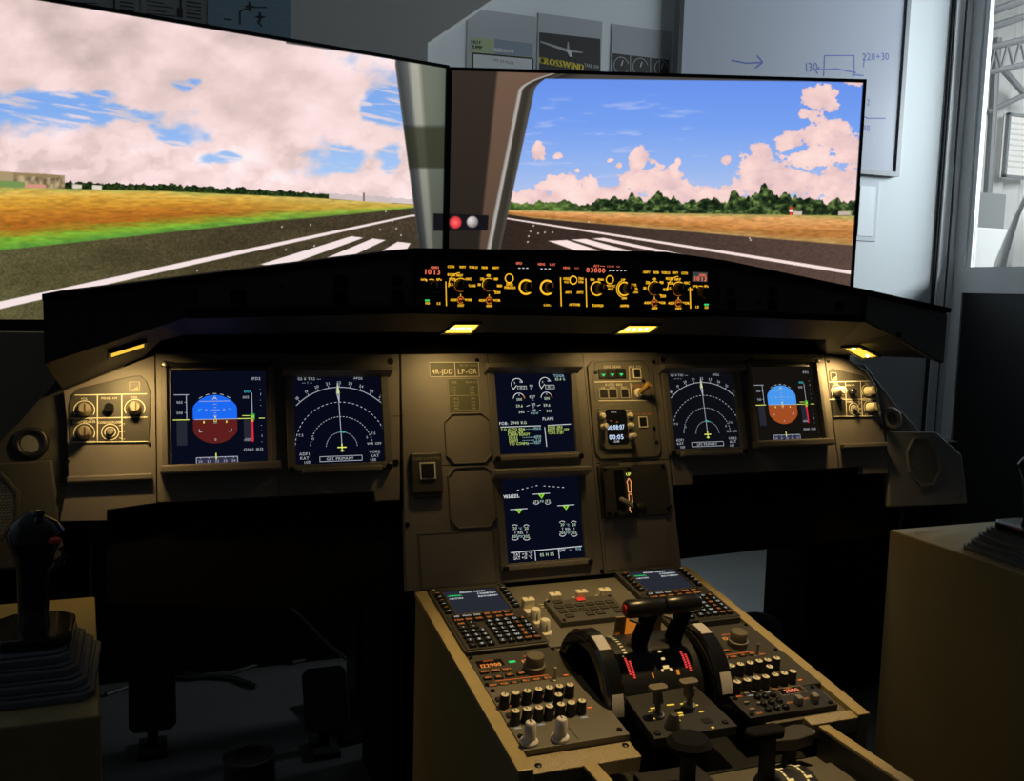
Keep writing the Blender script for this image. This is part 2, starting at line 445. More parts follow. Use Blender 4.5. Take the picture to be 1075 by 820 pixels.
PAPW = mat('white_paper', (.60, .62, .64), .35); PAPG = mat('grey_paper', (.40, .42, .45), .3); INKD = mat('black_ink', (.015, .015, .017), .6)
PLASTIC = mat('clear_sleeve', (.66, .70, .75), .12)
YEI = mat('yellow_ink', (.75, .60, .05), .5); GRI = mat('grey_ink', (.35, .37, .38), .6); OLI = mat('olive_ink', (.35, .42, .25), .6); BLI = mat('blue_grey_ink', (.22, .26, .33), .6)
def sheet(name, label, cat, x0, y0, x1, y1, m, group=None, y=YB):
    f_ = FR((0, y, 0), (1, 0, 0), (0, 0, 1), (0, -1, 0)); g = on(f_)
    a, b = g((x0+x1)/2, y1), g((x0+x1)/2, y0); l_, r_ = g(x0, (y0+y1)/2)[0], g(x1, (y0+y1)/2)[0]
    t = thing(name, label, cat, AT(f_, l_, a[1]), group)
    MB().box(0, r_-l_, 0, b[1]-a[1], 0.0005, .002).build('paper', m, t)
    def q(px, py): p = g(px, py); return (p[0]-l_, p[1]-a[1])
    return t, q, Draw(.0024)
t, q, D = sheet('poster', 'pale sheet with bold black heading and framed notice, leftmost of three', 'poster', 490, 13, 562, 100, PAPG, 'training posters')
D.poly([q(494, 39), q(559, 46), q(559, 95), q(494, 95)], OLI); D.poly([q(519, 41), q(559, 46), q(559, 60), q(519, 57)], BLI)
D.poly([q(497, 57), q(558, 62), q(558, 98), q(497, 98)], PAPW); D.path([q(496, 98), q(496, 56), q(559, 61.5), q(559, 98)], .006, INKD)
D.text('HOT', *q(499.5, 44.5), .012, INKD, bold=.002); D.text('JUMP', *q(500.5, 49.5), .012, INKD, bold=.002)
D.poly([q(518, 50), q(539, 53), q(539, 56), q(518, 54)], PAPW); D.text('Life-Of-Rule', *q(528.5, 53), .009, INKD, rot=-.06); D.text('LIFE-OF-RULE', *q(528, 64.5), .009, INKD, rot=-.06)
D.build('print', t)
t, q, D = sheet('poster', 'CROSSWIND poster of an aeroplane over yellow lettering, between two pale sheets', 'poster', 564, 18, 631, 100, PAPG, 'training posters')
NIGHT = mat('dusk_print', (.045, .042, .042), .45)
D.poly([q(566, 34), q(630, 41), q(630, 98), q(566, 98)], NIGHT)
D.poly([q(567, 43), q(595, 51.5), q(612, 55), q(611, 56), q(594, 54.5), q(567, 44.5)], GRI); D.poly([q(594, 52), q(599, 53), q(601, 59.5), q(598, 60)], PAPW); D.poly([q(595.5, 44), q(596.6, 44), q(597.5, 52), q(595, 52)], GRI)
for p in ((599, 62), (604, 63), (597, 61)): D.disc(*q(*p), .006, INKD, 8)
D.text('CROSSWIND', *q(589, 67.0), .024, YEI, bold=.003, rot=-.05, xs=.86); D.text('TAKE OFF', *q(621, 69.5), .012, PAPW, rot=-.05, xs=.7)
D.build('print', t)
t, q, D = sheet('poster', 'sheet with a row of printed dial gauges beside the whiteboard', 'poster', 641, 29, 704, 100, PAPG, 'training posters')
D.poly([q(643, 56), q(702, 63), q(702, 98), q(643, 98)], NIGHT)
for cx, r_ in ((652, 8.5), (672, 8.8), (694, 8)):
    c = q(cx, 69+(cx-652)*.07); D.arc(c[0], c[1], r_*.0037, 20, 330, .003, GRI, 20); D.line(c, (c[0]+.006, c[1]+.02), .004, PAPW)
for x in (661.5, 682.5, 692): D.line(q(x, 58), q(x, 90), .003, GRI)
D.build('print', t)
t, q, D = sheet('chart_sheet', 'light blue traffic pattern chart above the left screen', 'chart', 218, -60, 305, 52, mat('pale_blue_paper', (.16, .24, .30), .5), y=YS)
for a, b in (((252, 26), (252, 12)), ((252, 12), (262, 8)), ((262, 8), (280, 8)), ((270, 22), (275, 28)), ((235, 20), (243, 21))): D.line(q(*a), q(*b), .004, INKD)
for c in ((262, 7), (273, 18)): D.poly([q(c[0]-6, c[1]), q(c[0], c[1]-2), q(c[0]+6, c[1]), q(c[0], c[1]+2)], INKD); D.line(q(c[0], c[1]-5), q(c[0], c[1]+5), .006, INKD)
for i in range(6): D.line(q(222+i*3, 8+i*5), q(240+i*3, 9+i*5), .003, BLI); D.line(q(286, 5+i*6), q(300, 6.5+i*6), .003, BLI)
D.build('print', t)
for i, (xa, xb, lab) in enumerate(((40, 146, 'grey diagram sheet furthest left above the left screen'), (148, 216, 'grey diagram sheet beside the blue pattern chart'))):
    t, q, D = sheet('diagram_sheet', lab, 'diagram', xa, -60, xb, 45, mat('pale_grey_paper', (.17, .18, .18), .5), 'diagram sheets', y=YS)
    for j in range(9): D.line(q(xa+6, -8+j*4.5), q(xb-30-(j*7) % 17, -5+j*4.5), .003, INKD)
    D.line(q(xb-26, -10), q(xb-26, 12), .005, INKD); D.poly([q(xb-30, 8), q(xb-24, 9), q(xb-24, 19), q(xb-30, 18)], INKD)
    for j in range(5): D.line(q(xb-20, 2+j*4), q(xb-5, 4+j*4), .004, INKD)
    D.build('print', t)
g = on(BWF); A, B = g(909, 253), g(909, 188); l_, r_ = g(898, 220)[0], g(921, 220)[0]
t = thing('document_sleeve', 'clear plastic document sleeve on the wall beside the right screen', 'sleeve', AT(BWF, l_, A[1]))
MB().box(0, r_-l_, 0, B[1]-A[1], 0, .004).build('sleeve', PLASTIC, t, bevel=.001)
MB().box(.015, r_-l_-.02, .02, B[1]-A[1]-.03, .0045, .006).build('paper', mat('bright_paper', (.8, .83, .86), .25), t)
# ================================================================== the two television screens showing the runway
_tab = np.random.RandomState(5).rand(256, 256)
def vn(x, y):
    xi = np.floor(x).astype(int); yi = np.floor(y).astype(int); fx = x-xi; fy = y-yi
    fx = fx*fx*(3-2*fx); fy = fy*fy*(3-2*fy)
    g = lambda a, b: _tab[a & 255, b & 255]
    return (g(xi, yi)*(1-fx)+g(xi+1, yi)*fx)*(1-fy)+(g(xi, yi+1)*(1-fx)+g(xi+1, yi+1)*fx)*fy
def fbm(x, y, o=5, sd=0):
    t = 0; a = .5; n = 0
    for i in range(o): t = t+a*vn(x+sd*17.3+i*5.1, y+sd*9.7+i*3.3); n += a; a *= .5; x = x*2.03; y = y*2.03
    return t/n
def ss(a, b, x): t = np.clip((x-a)/(b-a), 0, 1); return t*t*(3-2*t)
def mixc(c, col, k): return c*(1-k[..., None])+np.array(col, float)*k[..., None]
def ramp(t, stops):
    xs = [s_[0] for s_ in stops]
    return np.stack([np.interp(t, xs, [s_[1][i] for s_ in stops]) for i in range(3)], -1)
def gb(x, y, cx, cy, rx, ry): return np.exp(-(((x-cx)/rx)**2+((y-cy)/ry)**2))
def inpoly(x, y, P, soft=.6):
    """soft mask of a convex polygon given in picture coordinates"""
    a = sum(P[i][0]*P[(i+1) % len(P)][1]-P[(i+1) % len(P)][0]*P[i][1] for i in range(len(P)))
    if a < 0: P = P[::-1]
    k = np.ones_like(x)
    for i in range(len(P)):
        (x0, y0), (x1, y1) = P[i], P[(i+1) % len(P)]; l = math.hypot(x1-x0, y1-y0)
        dd = ((x1-x0)*(y-y0)-(y1-y0)*(x-x0))/l
        k = np.minimum(k, np.clip(dd/soft+.5, 0, 1))
    return k
def lights(c, x, y):
    m = inpoly(x, y, [(455, 224), (513, 226), (512, 242), (455, 242.5)]); c = mixc(c, (22, 22, 26), m)
    d = np.hypot(x-478, y-233.5); m = np.clip(7-d, 0, 1); cc = ramp(d, [(0, (255, 120, 120)), (3, (240, 80, 85)), (7, (190, 45, 50))]); c = c*(1-m[..., None])+cc*m[..., None]
    d = np.hypot(x-496, y-233); m = np.clip(6.5-d, 0, 1); cc = ramp(np.hypot(x-494, y-231), [(0, (230, 222, 218)), (4, (190, 182, 178)), (8, (120, 112, 110))]); c = c*(1-m[..., None])+cc*m[..., None]
    return c
def paint_left(x, y):
    yh = np.interp(x, [-80, 0, 164, 327, 432], [193, 196.5, 200.5, 207.5, 214.5])
    # sky
    sky = ramp(y, [(0, (140, 178, 235)), (110, (128, 172, 238)), (190, (175, 205, 245))])
    base = .8*fbm(x/85, y/55, 6, 1)+.35*fbm(x/24, y/19, 4, 2)-.08
    bias = .52+0*x
    wx_, wy_ = x+46*(fbm(x/40, y/22, 4, 41)-.5), y+26*(fbm(x/34, y/20, 4, 42)-.5)
    for cx, cy, rx, ry, a in ((60, 104, 62, 10, -.62), (130, 122, 60, 10, -.66), (20, 122, 60, 8, -.25), (199, 90, 13, 8, -.5), (406, 118, 20, 16, -.85), (232, 166, 34, 10, -.62), (184, 142, 26, 10, -.5), (360, 168, 34, 16, -.70), (416, 168, 14, 16, -.6), (300, 180, 40, 8, -.15)):
        bias = bias+a*gb(wx_, wy_, cx, cy, rx, ry)
    for cx, cy, rx, ry, a in ((378, 140, 26, 18, .55), (280, 140, 50, 36, .35), (60, 165, 90, 16, .4), (150, 165, 30, 18, .3), (390, 198, 60, 10, .4), (210, 190, 60, 8, .3)):
        bias = bias+a*gb(x, y, cx, cy, rx, ry)
    st = fbm(x/46+y*.03, y/4.2-x*.045, 4, 5)
    cl = ss(.33, .62, base+bias-.30)
    cl = np.maximum(cl, .75*ss(.5, .72, st)*(y > 70))
    sh = fbm(x/38, y/26, 5, 8)
    lo = ss(120, 165, y)*ss(.36, .6, fbm(x/17, y/13, 4, 11))
    cc = ramp(np.clip(sh*.95+.02+.24*lo-.16*gb(x, y, 60, 40, 150, 46)+.16*ss(250, 420, x)*ss(130, 100, y), 0, 1), [(0, (200, 178, 176)), (.35, (228, 202, 198)), (.6, (246, 218, 216)), (.85, (255, 230, 230)), (1, (255, 240, 240))])
    c = sky*(1-cl[..., None])+cc*cl[..., None]
    # far town and trees
    k = ((y > yh-5-2*vn(x/3, x*0+3)) & (x > 330)).astype(float)*.6; c = mixc(c, (188, 180, 178), k)
    k = ((np.abs(x-382) < .9) & (y > yh-9)).astype(float); c = mixc(c, (120, 110, 110), k)
    th = np.where(x < 345, 3.8+5.2*fbm(x/3.5, x*0, 3, 3)*np.interp(x, [40, 75, 250, 300, 345], [.4, 1.2, 1.2, .8, .3]), 0)
    k = (y > yh-th).astype(float)*(x > 62); tc = ramp(fbm(x/2.2, y/2, 3, 4), [(.2, (14, 24, 10)), (.6, (38, 56, 24)), (.9, (84, 104, 60))]); c = c*(1-k[..., None])+tc*k[..., None]
    k = inpoly(x, y, [(-80, 178), (0, 180), (68, 184), (68, 200), (-80, 197)]); bc = ramp(fbm(x/4, y/6, 3, 14), [(.2, (104, 88, 66)), (.7, (196, 172, 132))]); c = c*(1-k[..., None])+bc*k[..., None]
    for P, col in (([(14, 181), (62, 184), (62, 187), (14, 184)], (150, 128, 92)), ([(-5, 180), (14, 181), (14, 194), (-5, 193)], (172, 150, 112)), ([(-5, 189), (26, 191), (26, 197), (-5, 196)], (120, 148, 84)), ([(26, 193), (48, 194), (48, 198), (26, 197)], (214, 150, 128)), ([(76, 193), (86, 194), (86, 198), (76, 198)], (220, 210, 190)), ([(97, 194), (107, 195), (107, 199), (97, 199)], (225, 215, 200))):
        c = mixc(c, col, inpoly(x, y, P))
    # field, runway
    ye = np.interp(x, [-80, 0, 176, 286, 368, 432], [272, 263, 244, 232, 225, 218.5])
    t = (y-yh)/np.maximum(ye-yh, 2)+.10*(fbm(x/25, y/2.5, 4, 6)-.5)*2
    gr = ramp(t, [(0, (176, 170, 84)), (.08, (222, 182, 84)), (.25, (206, 150, 52)), (.45, (186, 118, 40)), (.62, (168, 100, 34)), (.74, (150, 138, 40)), (.85, (126, 172, 52)), (1, (92, 148, 58))])
    yel = ramp(t, [(0, (206, 180, 96)), (.5, (196, 164, 66)), (.8, (140, 170, 60)), (1, (110, 140, 60))])
    kx = ss(180, 400, x)[..., None]; gr = gr*(1-kx)+yel*kx
    gr = gr*(.80+.4*fbm(x/9, y/1.6, 4, 7))[..., None]
    k = np.clip((y-yh)/.8+.5, 0, 1); c = c*(1-k[..., None])+gr*k[..., None]
    asph = ramp(np.clip(x/430, 0, 1), [(0, (88, 84, 54)), (.5, (74, 66, 44)), (1, (70, 60, 46))])*(.72+.55*fbm(x/1.8, y/1.4, 3, 9))[..., None]*(.85+.3*fbm(x/60, y/14, 3, 10))[..., None]
    k = np.clip((y-ye)/1.4+.5, 0, 1); c = c*(1-k[..., None])+asph*k[..., None]
    wl = (246, 228, 226)
    c = mixc(c, wl, inpoly(x, y, [(-90, 338), (0, 316.5), (205, 272.5), (432, 225.2), (432, 227.6), (205, 277.3), (0, 324), (-90, 346)]) if False else np.clip((np.interp(x, [-90, 0, 205, 432], [4.8, 3.9, 2.5, .9])-np.abs(y-np.interp(x, [-90, 0, 205, 432], [342, 320.5, 275, 226.4])))/.8+.5, 0, 1)*(x < 436))
    for P in ([(273.4, 277.5), (295.5, 280.5), (381.5, 249.7), (369, 248)], [(330, 276), (354, 276), (405, 252), (391, 250.5)], [(390, 270), (427, 262), (431, 255.4), (417.5, 253.8)]): c = mixc(c, wl, inpoly(x, y, P))
    for px, py in ((405, 222), (412, 232), (416, 240), (296, 238), (326, 236), (300, 262), (207, 284), (330, 258), (421, 247), (399, 241)): c = mixc(c, (225, 210, 200), np.clip(1.3-np.hypot(x-px, y-py), 0, 1))
    # window post drawn at the right side of the picture
    xe = 413.5+(y-58)*.132+np.where(y < 70, (70-y)**2*.02, 0)
    yt = 47+(x-310)*.142
    k = np.maximum(np.clip(x-xe+.5, 0, 1), np.clip(yt-y+.5, 0, 1)*(x > 300))
    s_ = (x-xe)/np.maximum(470-xe, 8)
    pc = ramp(s_, [(-.6, (86, 86, 84)), (0, (96, 98, 96)), (.06, (66, 68, 70)), (.22, (98, 100, 98)), (.30, (168, 170, 158)), (.42, (176, 176, 160)), (.52, (118, 122, 108)), (.8, (110, 118, 104)), (1, (92, 98, 88))])
    pc = pc*np.interp(y, [50, 130, 134, 175, 178, 230, 270], [1, .92, .60, .52, .86, .74, .66])[..., None]
    pc = mixc(pc, (58, 60, 40), .55*inpoly(x, y, [(424, 133), (470, 135), (470, 176), (430, 176)], 3))  # dark reflection on the post, painted into the picture
    c = c*(1-k[..., None])+pc*k[..., None]
    return lights(c, x, y)
def paint_right(x, y):
    sky = ramp(y, [(80, (104, 146, 236)), (130, (118, 160, 240)), (175, (150, 182, 240)), (215, (190, 202, 236))])
    st = fbm(x/30+y*.05, y/4.5, 4, 21); c = mixc(sky, (190, 200, 240), .55*ss(.58, .8, st)*ss(95, 115, y)*ss(760, 700, x))
    B = ((565, 160, 8, 10), (586, 164, 5, 3.5), (606, 179, 2.6, 2.6), (641, 168, 5, 3), (650, 174, 3.4, 3.4), (670, 168, 10, 15), (712, 170, 3, 4), (600, 200, 38, 17), (560, 208, 40, 10), (688, 190, 34, 18), (640, 205, 40, 10), (763, 168, 6, 5), (797, 158, 11, 9), (790, 176, 18, 17), (812, 190, 40, 22), (740, 203, 60, 10), (858, 105, 19, 17), (845, 118, 7, 6), (870, 142, 28, 22), (828, 148, 15, 11), (848, 168, 30, 12), (885, 192, 40, 20), (885, 150, 22, 18), (905, 165, 20, 14), (900, 80, 14, 12))
    d = np.full(x.shape, -3.0)
    for cx, cy, rx, ry in B: d = np.maximum(d, 1-((x-cx)/rx)**2-((y-cy)/ry)**2)
    d = np.maximum(d, (y-203+10*(fbm(x/22, x*0, 4, 30)-.5))/10)
    d = d+2.3*(fbm(x/11, y/9, 6, 22)-.5)+.8*(fbm(x/3.2, y/2.6, 3, 24)-.5)
    k = ss(-.08, .16, d)
    sh = np.clip(fbm(x/20, y/15, 5, 23)*.9+.18*np.clip(d, 0, 1), 0, 1)
    cc = ramp(sh, [(0, (200, 172, 182)), (.4, (232, 198, 198)), (.7, (252, 216, 210)), (1, (255, 230, 224))])
    c = c*(1-k[..., None])+cc*k[..., None]
    yh = np.interp(x, [530, 707, 900], [220.5, 224, 226.5])
    th = np.interp(x, [530, 560, 620, 650, 690, 720, 760, 790, 830, 870, 900], [7, 9, 10, 15, 17, 16, 18, 24, 20, 16, 16])*(.40+.95*(fbm(x/9, x*0+.5, 2, 31)-.10)+.38*fbm(x/3.2, x*0+.9, 2, 37))+9*gb(x, y*0, 806, 0, 6, 1)
    k = np.clip(y-(yh-th)+.5, 0, 1); g = fbm(x/4.5, y/3.5, 4, 32)
    tc = ramp(g, [(.25, (16, 26, 16)), (.5, (40, 58, 32)), (.68, (88, 108, 58)), (.9, (140, 160, 90))]); li = (ss(650, 560, x)*.6)[..., None]; tc = tc*(1-li)+np.array((116, 148, 66))*li*(.6+.7*g[..., None])
    c = c*(1-k[..., None])+tc*k[..., None]
    for P, col in (([(829, 217), (832, 217), (832, 226), (829, 226)], (230, 60, 50)), ([(828.5, 220), (832.5, 220), (832.5, 222.5), (828.5, 222.5)], (245, 230, 225)), ([(833, 222), (842, 222), (842, 226), (833, 226)], (210, 190, 176)), ([(880, 222), (893, 222), (893, 226), (880, 226)], (200, 180, 164))): c = mixc(c, col, inpoly(x, y, P))
    ye = np.interp(x, [530, 560, 756, 900], [224.5, 229, 246, 258])
    t = (y-yh)/np.maximum(ye-yh, 2)
    gr = ramp(t+.3*(fbm(x/30, y/2.2, 4, 33)-.5), [(0, (170, 160, 90)), (.15, (226, 168, 104)), (.45, (206, 140, 78)), (.75, (176, 116, 58)), (1, (186, 150, 92))])*(.82+.36*fbm(x/6, y/1.6, 3, 34))[..., None]
    k = np.clip((y-yh)+.5, 0, 1); c = c*(1-k[..., None])+gr*k[..., None]
    asph = ramp(np.clip((x-530)/370, 0, 1), [(0, (50, 38, 32)), (.5, (72, 56, 50)), (1, (92, 72, 64))])*(.85+.3*fbm(x/2.5, y/1.5, 3, 35))[..., None]
    k = np.clip((y-ye)/1.2+.5, 0, 1); c = c*(1-k[..., None])+asph*k[..., None]
    wl = (252, 228, 224); c = mixc(c, wl, np.clip((np.interp(x, [530, 756, 895], [.7, 1.4, 1.9])-np.abs(y-np.interp(x, [530, 756, 895], [229, 264.2, 286.4])))/.7+.5, 0, 1))
    for P in ([(576, 253), (595, 252), (650, 270), (624, 270)], [(600, 251.6), (615, 250.8), (690, 271), (668, 271)], [(621, 250.4), (634, 249.7), (745, 273), (733, 273)]): c = mixc(c, wl, inpoly(x, y, P))
    for px, py in ((618, 233), (787, 250), (788, 252), (560, 237), (557, 243), (565, 245), (555, 248), (572, 244), (554, 254), (580, 244)): c = mixc(c, (235, 215, 205), np.clip(1.3-np.hypot(x-px, y-py), 0, 1))
    # window post and frame drawn at the left side of the picture
    xc = 563+(y-85)*-.213+np.where(y < 96, (96-y)**2*.05, 0)
    yt = np.interp(x, [560, 905], [82.5, 86])
    k = np.maximum(np.clip(xc-x+.5, 0, 1), np.clip(yt-y+.5, 0, 1))
    xs = 546.5+(y-92)*-.197+np.where(y < 96, (96-y)**2*.09, 0)
    s_ = x-xs
    pc = ramp(s_, [(-2.6, (96, 78, 66)), (-1.4, (150, 146, 140)), (1, (186, 182, 176)), (2.2, (120, 112, 104)), (3, (62, 56, 50)), (8, (54, 50, 44)), (13, (84, 80, 70)), (16, (44, 42, 38)), (40, (70, 66, 60))])
    xb = np.interp(y, [76, 260], [522, 503]); bt = ramp(np.clip((x-xb)/3+.5, 0, 1), [(0, (52, 44, 38)), (1, (112, 88, 72))])*np.interp(y, [80, 260], [1, .8])[..., None]
    kk = (s_ < -2.6).astype(float)[..., None]; pc = pc*(1-kk)+bt*kk
    c = c*(1-k[..., None])+pc*k[..., None]
    return lights(c, x, y)

scr = bpy.data.materials.new('lit_screen'); scr.use_nodes = True
nt = scr.node_tree; nt.nodes.clear()
at_ = nt.nodes.new('ShaderNodeAttribute'); at_.attribute_name = 'picture'; e_ = nt.nodes.new('ShaderNodeEmission'); o_ = nt.nodes.new('ShaderNodeOutputMaterial')
e_.inputs[1].default_value = 1.0
nt.links.new(at_.outputs['Color'], e_.inputs[0]); nt.links.new(e_.outputs[0], o_.inputs[0])
def s2l_np(c): c = np.clip(c, 0, 255)/255; return np.where(c <= .04045, c/12.92, ((c+.055)/1.055)**2.4)
def screen(parent, M, x0, x1, y0, y1, nx, ny, painter):
    X, Y = np.meshgrid(np.linspace(x0, x1, nx), np.linspace(y0, y1, ny))
    L = np.stack([X.ravel(), Y.ravel(), np.full(X.size, .0012)], -1)
    m = np.array(M); Wp = L@m[:3, :3].T+m[:3, 3]
    px, py = proj_np(Wp)
    col = s2l_np(painter(px, py))
    me = bpy.data.meshes.new('screen')
    i = np.arange((nx-1)*(ny-1)); b = (i//(nx-1))*nx+i % (nx-1)
    q = np.stack([b, b+1, b+nx+1, b+nx], -1).ravel().astype(np.int32)
    me.vertices.add(X.size); me.vertices.foreach_set('co', L.astype(np.float32).ravel())
    me.loops.add(q.size); me.loops.foreach_set('vertex_index', q)
    me.polygons.add(len(i)); me.polygons.foreach_set('loop_start', (np.arange(len(i))*4).astype(np.int32))
    at = me.color_attributes.new('picture', 'FLOAT_COLOR', 'POINT')
    at.data.foreach_set('color', np.concatenate([col, np.ones((len(col), 1))], 1).astype(np.float32).ravel())
    me.materials.append(scr); me.update(calc_edges=True)
    o = bpy.data.objects.new('screen', me); COL.objects.link(o); o.parent = parent
TVB = mat('television_black', (.006, .006, .007), .3)
seam = hit(469.5, 150, (0, .4, 0), (0, 1, 0))
ZT = 0
def television(ang, side, label, painter):
    a = R(ang)
    ex = (math.cos(a), -math.sin(a), 0) if side > 0 else (math.cos(a), math.sin(a), 0)
    ez = Vector(ex).cross(Vector((0, 0, 1)))
    M0 = FR((seam.x, .4, 0), ex, (0, 0, 1), ez); g = on(M0)
    zt = (g(473, 70.5)[1]+g(906, 84)[1])/2 if side > 0 else (g(466, 68)[1]+g(60, 0)[1])/2
    Wd = TVW; zb = 1.156; H = zt-zb
    M = FR(Vector((seam.x, .4, zb)) - (Vector(ex)*Wd if side < 0 else Vector((0, 0, 0))), ex, (0, 0, 1), ez)
    t = thing('television', label, 'television', M, 'flight simulator screens')
    gp = .0012
    x0, x1 = (gp, Wd) if side > 0 else (0, Wd-gp)
    sl = .0072
    MB().prism([(x0+(sl if side > 0 else 0), 0), (x1-(sl if side < 0 else 0), 0), (x1-(sl if side < 0 else 0), H), (x0+(sl if side > 0 else 0), H)], -.022, .0008).prism([(x0+.15, .05), (x1-.15, .05), (x1-.15, H*.6), (x0+.15, H*.6)], -.06, -.02).build('cabinet', TVB, t)
    MB().frame(x0, x1, 0, H, .0075, 0, .006, b=.012).build('bezel', TVB, t)
    st = MB(); zf = FLOOR-zb; xm = x0+.13 if side > 0 else x1-.16
    st.box(xm-.03, xm+.03, zf+.02, .3, -.12, -.06).box(xm-.1, xm+.1, zf, zf+.02, -.22, .04).box(xm-.03, x0+.3 if side > 0 else xm+.03, .2, .3, -.12, -.06)
    st.build('stand', TVB, t)
    screen(t, M, x0+.0075, x1-.0075, .012, H-.0075, 620, 380, painter)
    return M
gR = on(FR((seam.x, .4, 0), (math.cos(R(20)), -math.sin(R(20)), 0), (0, 0, 1), (-math.sin(R(20)), -math.cos(R(20)), 0)))
TVW = gR(909, 84)[0]
television(12, -1, 'large left screen showing pink clouds over a field and white runway edge line', paint_left)
television(20, 1, 'right screen showing blue sky, puffy clouds and trees beyond the runway', paint_right)
# ================================================================== glareshield
def v3(px, py, y): q = hit(px, py, (0, y, 0), (0, 1, 0)); return q
def fz(px, py): return fcu(px, py)[1]+1.25
def mw(px, py): return hit(px, py, MIP.to_translation(), MIP.to_3x3() @ Vector((0, 0, 1)))
zl = (fz(198, 292), fz(198, 333)); l0 = (1.222, 1.126)
zr = (fz(907, 306), fz(907, 337))
def lerp(a, b, t): return a+(b-a)*t
ST = [  # x, y of the face, top, bottom, under-edge point
 (-.848, -.300, l0[0], l0[1], tuple(mw(66, 409))),
 (-.715, -.266, lerp(zl[0], l0[0], .32), lerp(zl[1], l0[1], .32), tuple(mw(150, 375))),
 (-.690, -.2597, lerp(zl[0], l0[0], .195), lerp(zl[1], l0[1], .195), (-.69, -.13, 1.150)),
 (-.652, -.250, zl[0], zl[1], (-.652, -.14, 1.160)),
 (-.298, -.250, fz(435, 262.5), fz(437, 328), (-.298, -.14, 1.168)),
 (.170, -.250, fz(680, 265.5), 1.206, (.17, -.14, 1.168)),
 (.298, -.250, fz(757, 275), fz(757, 331), (.298, -.14, 1.168)),
 (.637, -.250, zr[0], zr[1], (.637, -.14, 1.160)),
 (.690, -.266, lerp(zr[0], 1.232, .33), lerp(zr[1], 1.122, .3), tuple(mw(868, 372))),
 (.800, -.300, 1.232, 1.122, tuple(v3(972, 376, -.09)))]
gs = thing('glareshield', 'black padded glareshield hood spanning above the instrument panels', 'glareshield', Matrix.Identity(4))
rings = []
for x, y, zt, zb, D_ in ST:
    D_ = Vector(D_)
    rings.append([(x*1.0, .03, zt-.005), (x, y, zt), (x, y, zb), tuple(D_), (D_.x, D_.y+.03, D_.z+.006), (x, .03, max(zb-.02, D_.z+.01))])
MB().loft(rings, smooth=False).build('body', FACE, gs, fix=True)
lip = []
for x, y, zt, zb, D_ in ST:
    lip.append([(x, .03, zt+.005), (x, y-.012, zt+.003), (x, y-.014, zt-.001), (x, y-.012, zt-.006), (x, y+.002, zt-.007), (x, .03, zt-.003)])
MB().loft(lip, smooth=False).build('padded_edge', MATT, gs, fix=True)
# lower black edging under the face
eb = []
for x, y, zt, zb, D_ in ST[3:8]: eb.append([(x, y-.004, zb+.010), (x, y-.004, zb-.002), (x, y+.004, zb-.002), (x, y+.004, zb+.010)])
MB().loft(eb, smooth=False).build('lower_edging', MATT, gs, fix=True)
def strip(name, x0, zt0, zb0, x1, zt1, zb1, m, y=-.250, th=.003):
    mb = MB(); mb.add([(x0,y-th,zb0),(x1,y-th,zb1),(x1,y-th,zt1),(x0,y-th,zt0),(x0,y+.002,zb0),(x1,y+.002,zb1),(x1,y+.002,zt1),(x0,y+.002,zt0)], [(0,1,2,3),(5,4,7,6),(1,0,4,5),(2,1,5,6),(3,2,6,7),(0,3,7,4)])
    return mb.build(name, m, gs)
FPL = mat('slate_face_plate', (.05, .054, .066), .55)
a, b = fcu(208, 296), fcu(432, 271); c, d_ = fcu(208, 321), fcu(432, 318)
strip('face_plate', a[0], a[1]+1.25, c[1]+1.25, b[0], b[1]+1.25, d_[1]+1.25, FPL)
a, b = fcu(756, 284), fcu(903, 313); c, d_ = fcu(756, 328), fcu(903, 332)
strip('face_plate', a[0], a[1]+1.25, c[1]+1.25, b[0], b[1]+1.25, d_[1]+1.25, FPL)
def fsq(px, py, sz, rnd=False):
    x, z = fcu(px, py); mb = MB(); mb.M = AT(FCU, x, z, .003)
    if rnd: mb.lathe([(sz*.5, 0), (sz*.5, .003), (sz*.36, .003), (sz*.36, .001), (0, .001)], n=16).build('blank_switch', MATT, gs)
    else: mb.frame(-sz/2, sz/2, -sz/2, sz/2, .0022, 0, .003).box(-sz/2+.0022, sz/2-.0022, -sz/2+.0022, sz/2-.0022, 0, .0012).build('blank_switch', MATT, gs)
for p in ((250, 312, .022, 0), (357, 296, .021, 0), (357, 313, .021, 0), (416, 295, .018, 1), (417, 312, .020, 0),
          (766, 306, .017, 1), (767, 320, .018, 0), (810, 306, .018, 0), (810, 320, .018, 0), (880, 322, .018, 0)): fsq(*p)
for px, py in ((294, 301), (302, 322), (796, 318), (851, 314), (901, 320)):
    x, z = fcu(px, py); mb = MB(); mb.M = AT(FCU, x, z, .003); mb.lathe([(.004, 0), (.004, .001), (.002, .0016)], n=10).build('screw', DSCREW, gs)
# right wing: lighter outer face with one bolt
x, z = .80, 1.232
A = ST[7]; B = ST[9]
mb = MB()
def wf(t, zt): return (lerp(A[0], B[0], t), lerp(A[1], B[1], t)-.004, zt)
mb.add([wf(.02, A[3]+.002), wf(1, B[3]+.002), wf(1, B[2]-.01), wf(.02, A[2]-.008)], [(0, 1, 2, 3)])
o = mb.build('wing_plate', mat('grey_wing_paint', (.15, .16, .175), .55), gs); m_ = o.modifiers.new('s', 'SOLIDIFY'); m_.thickness = .003
mb = MB(); mb.M = FR((lerp(A[0], B[0], .42), lerp(A[1], B[1], .42)-.004, 1.178), (.956, -.29, 0), (0, 0, 1), (-.29, -.956, 0)); mb.lathe([(.006, 0), (.006, .002), (.003, .003)], n=12).build('bolt', DSCREW, gs)
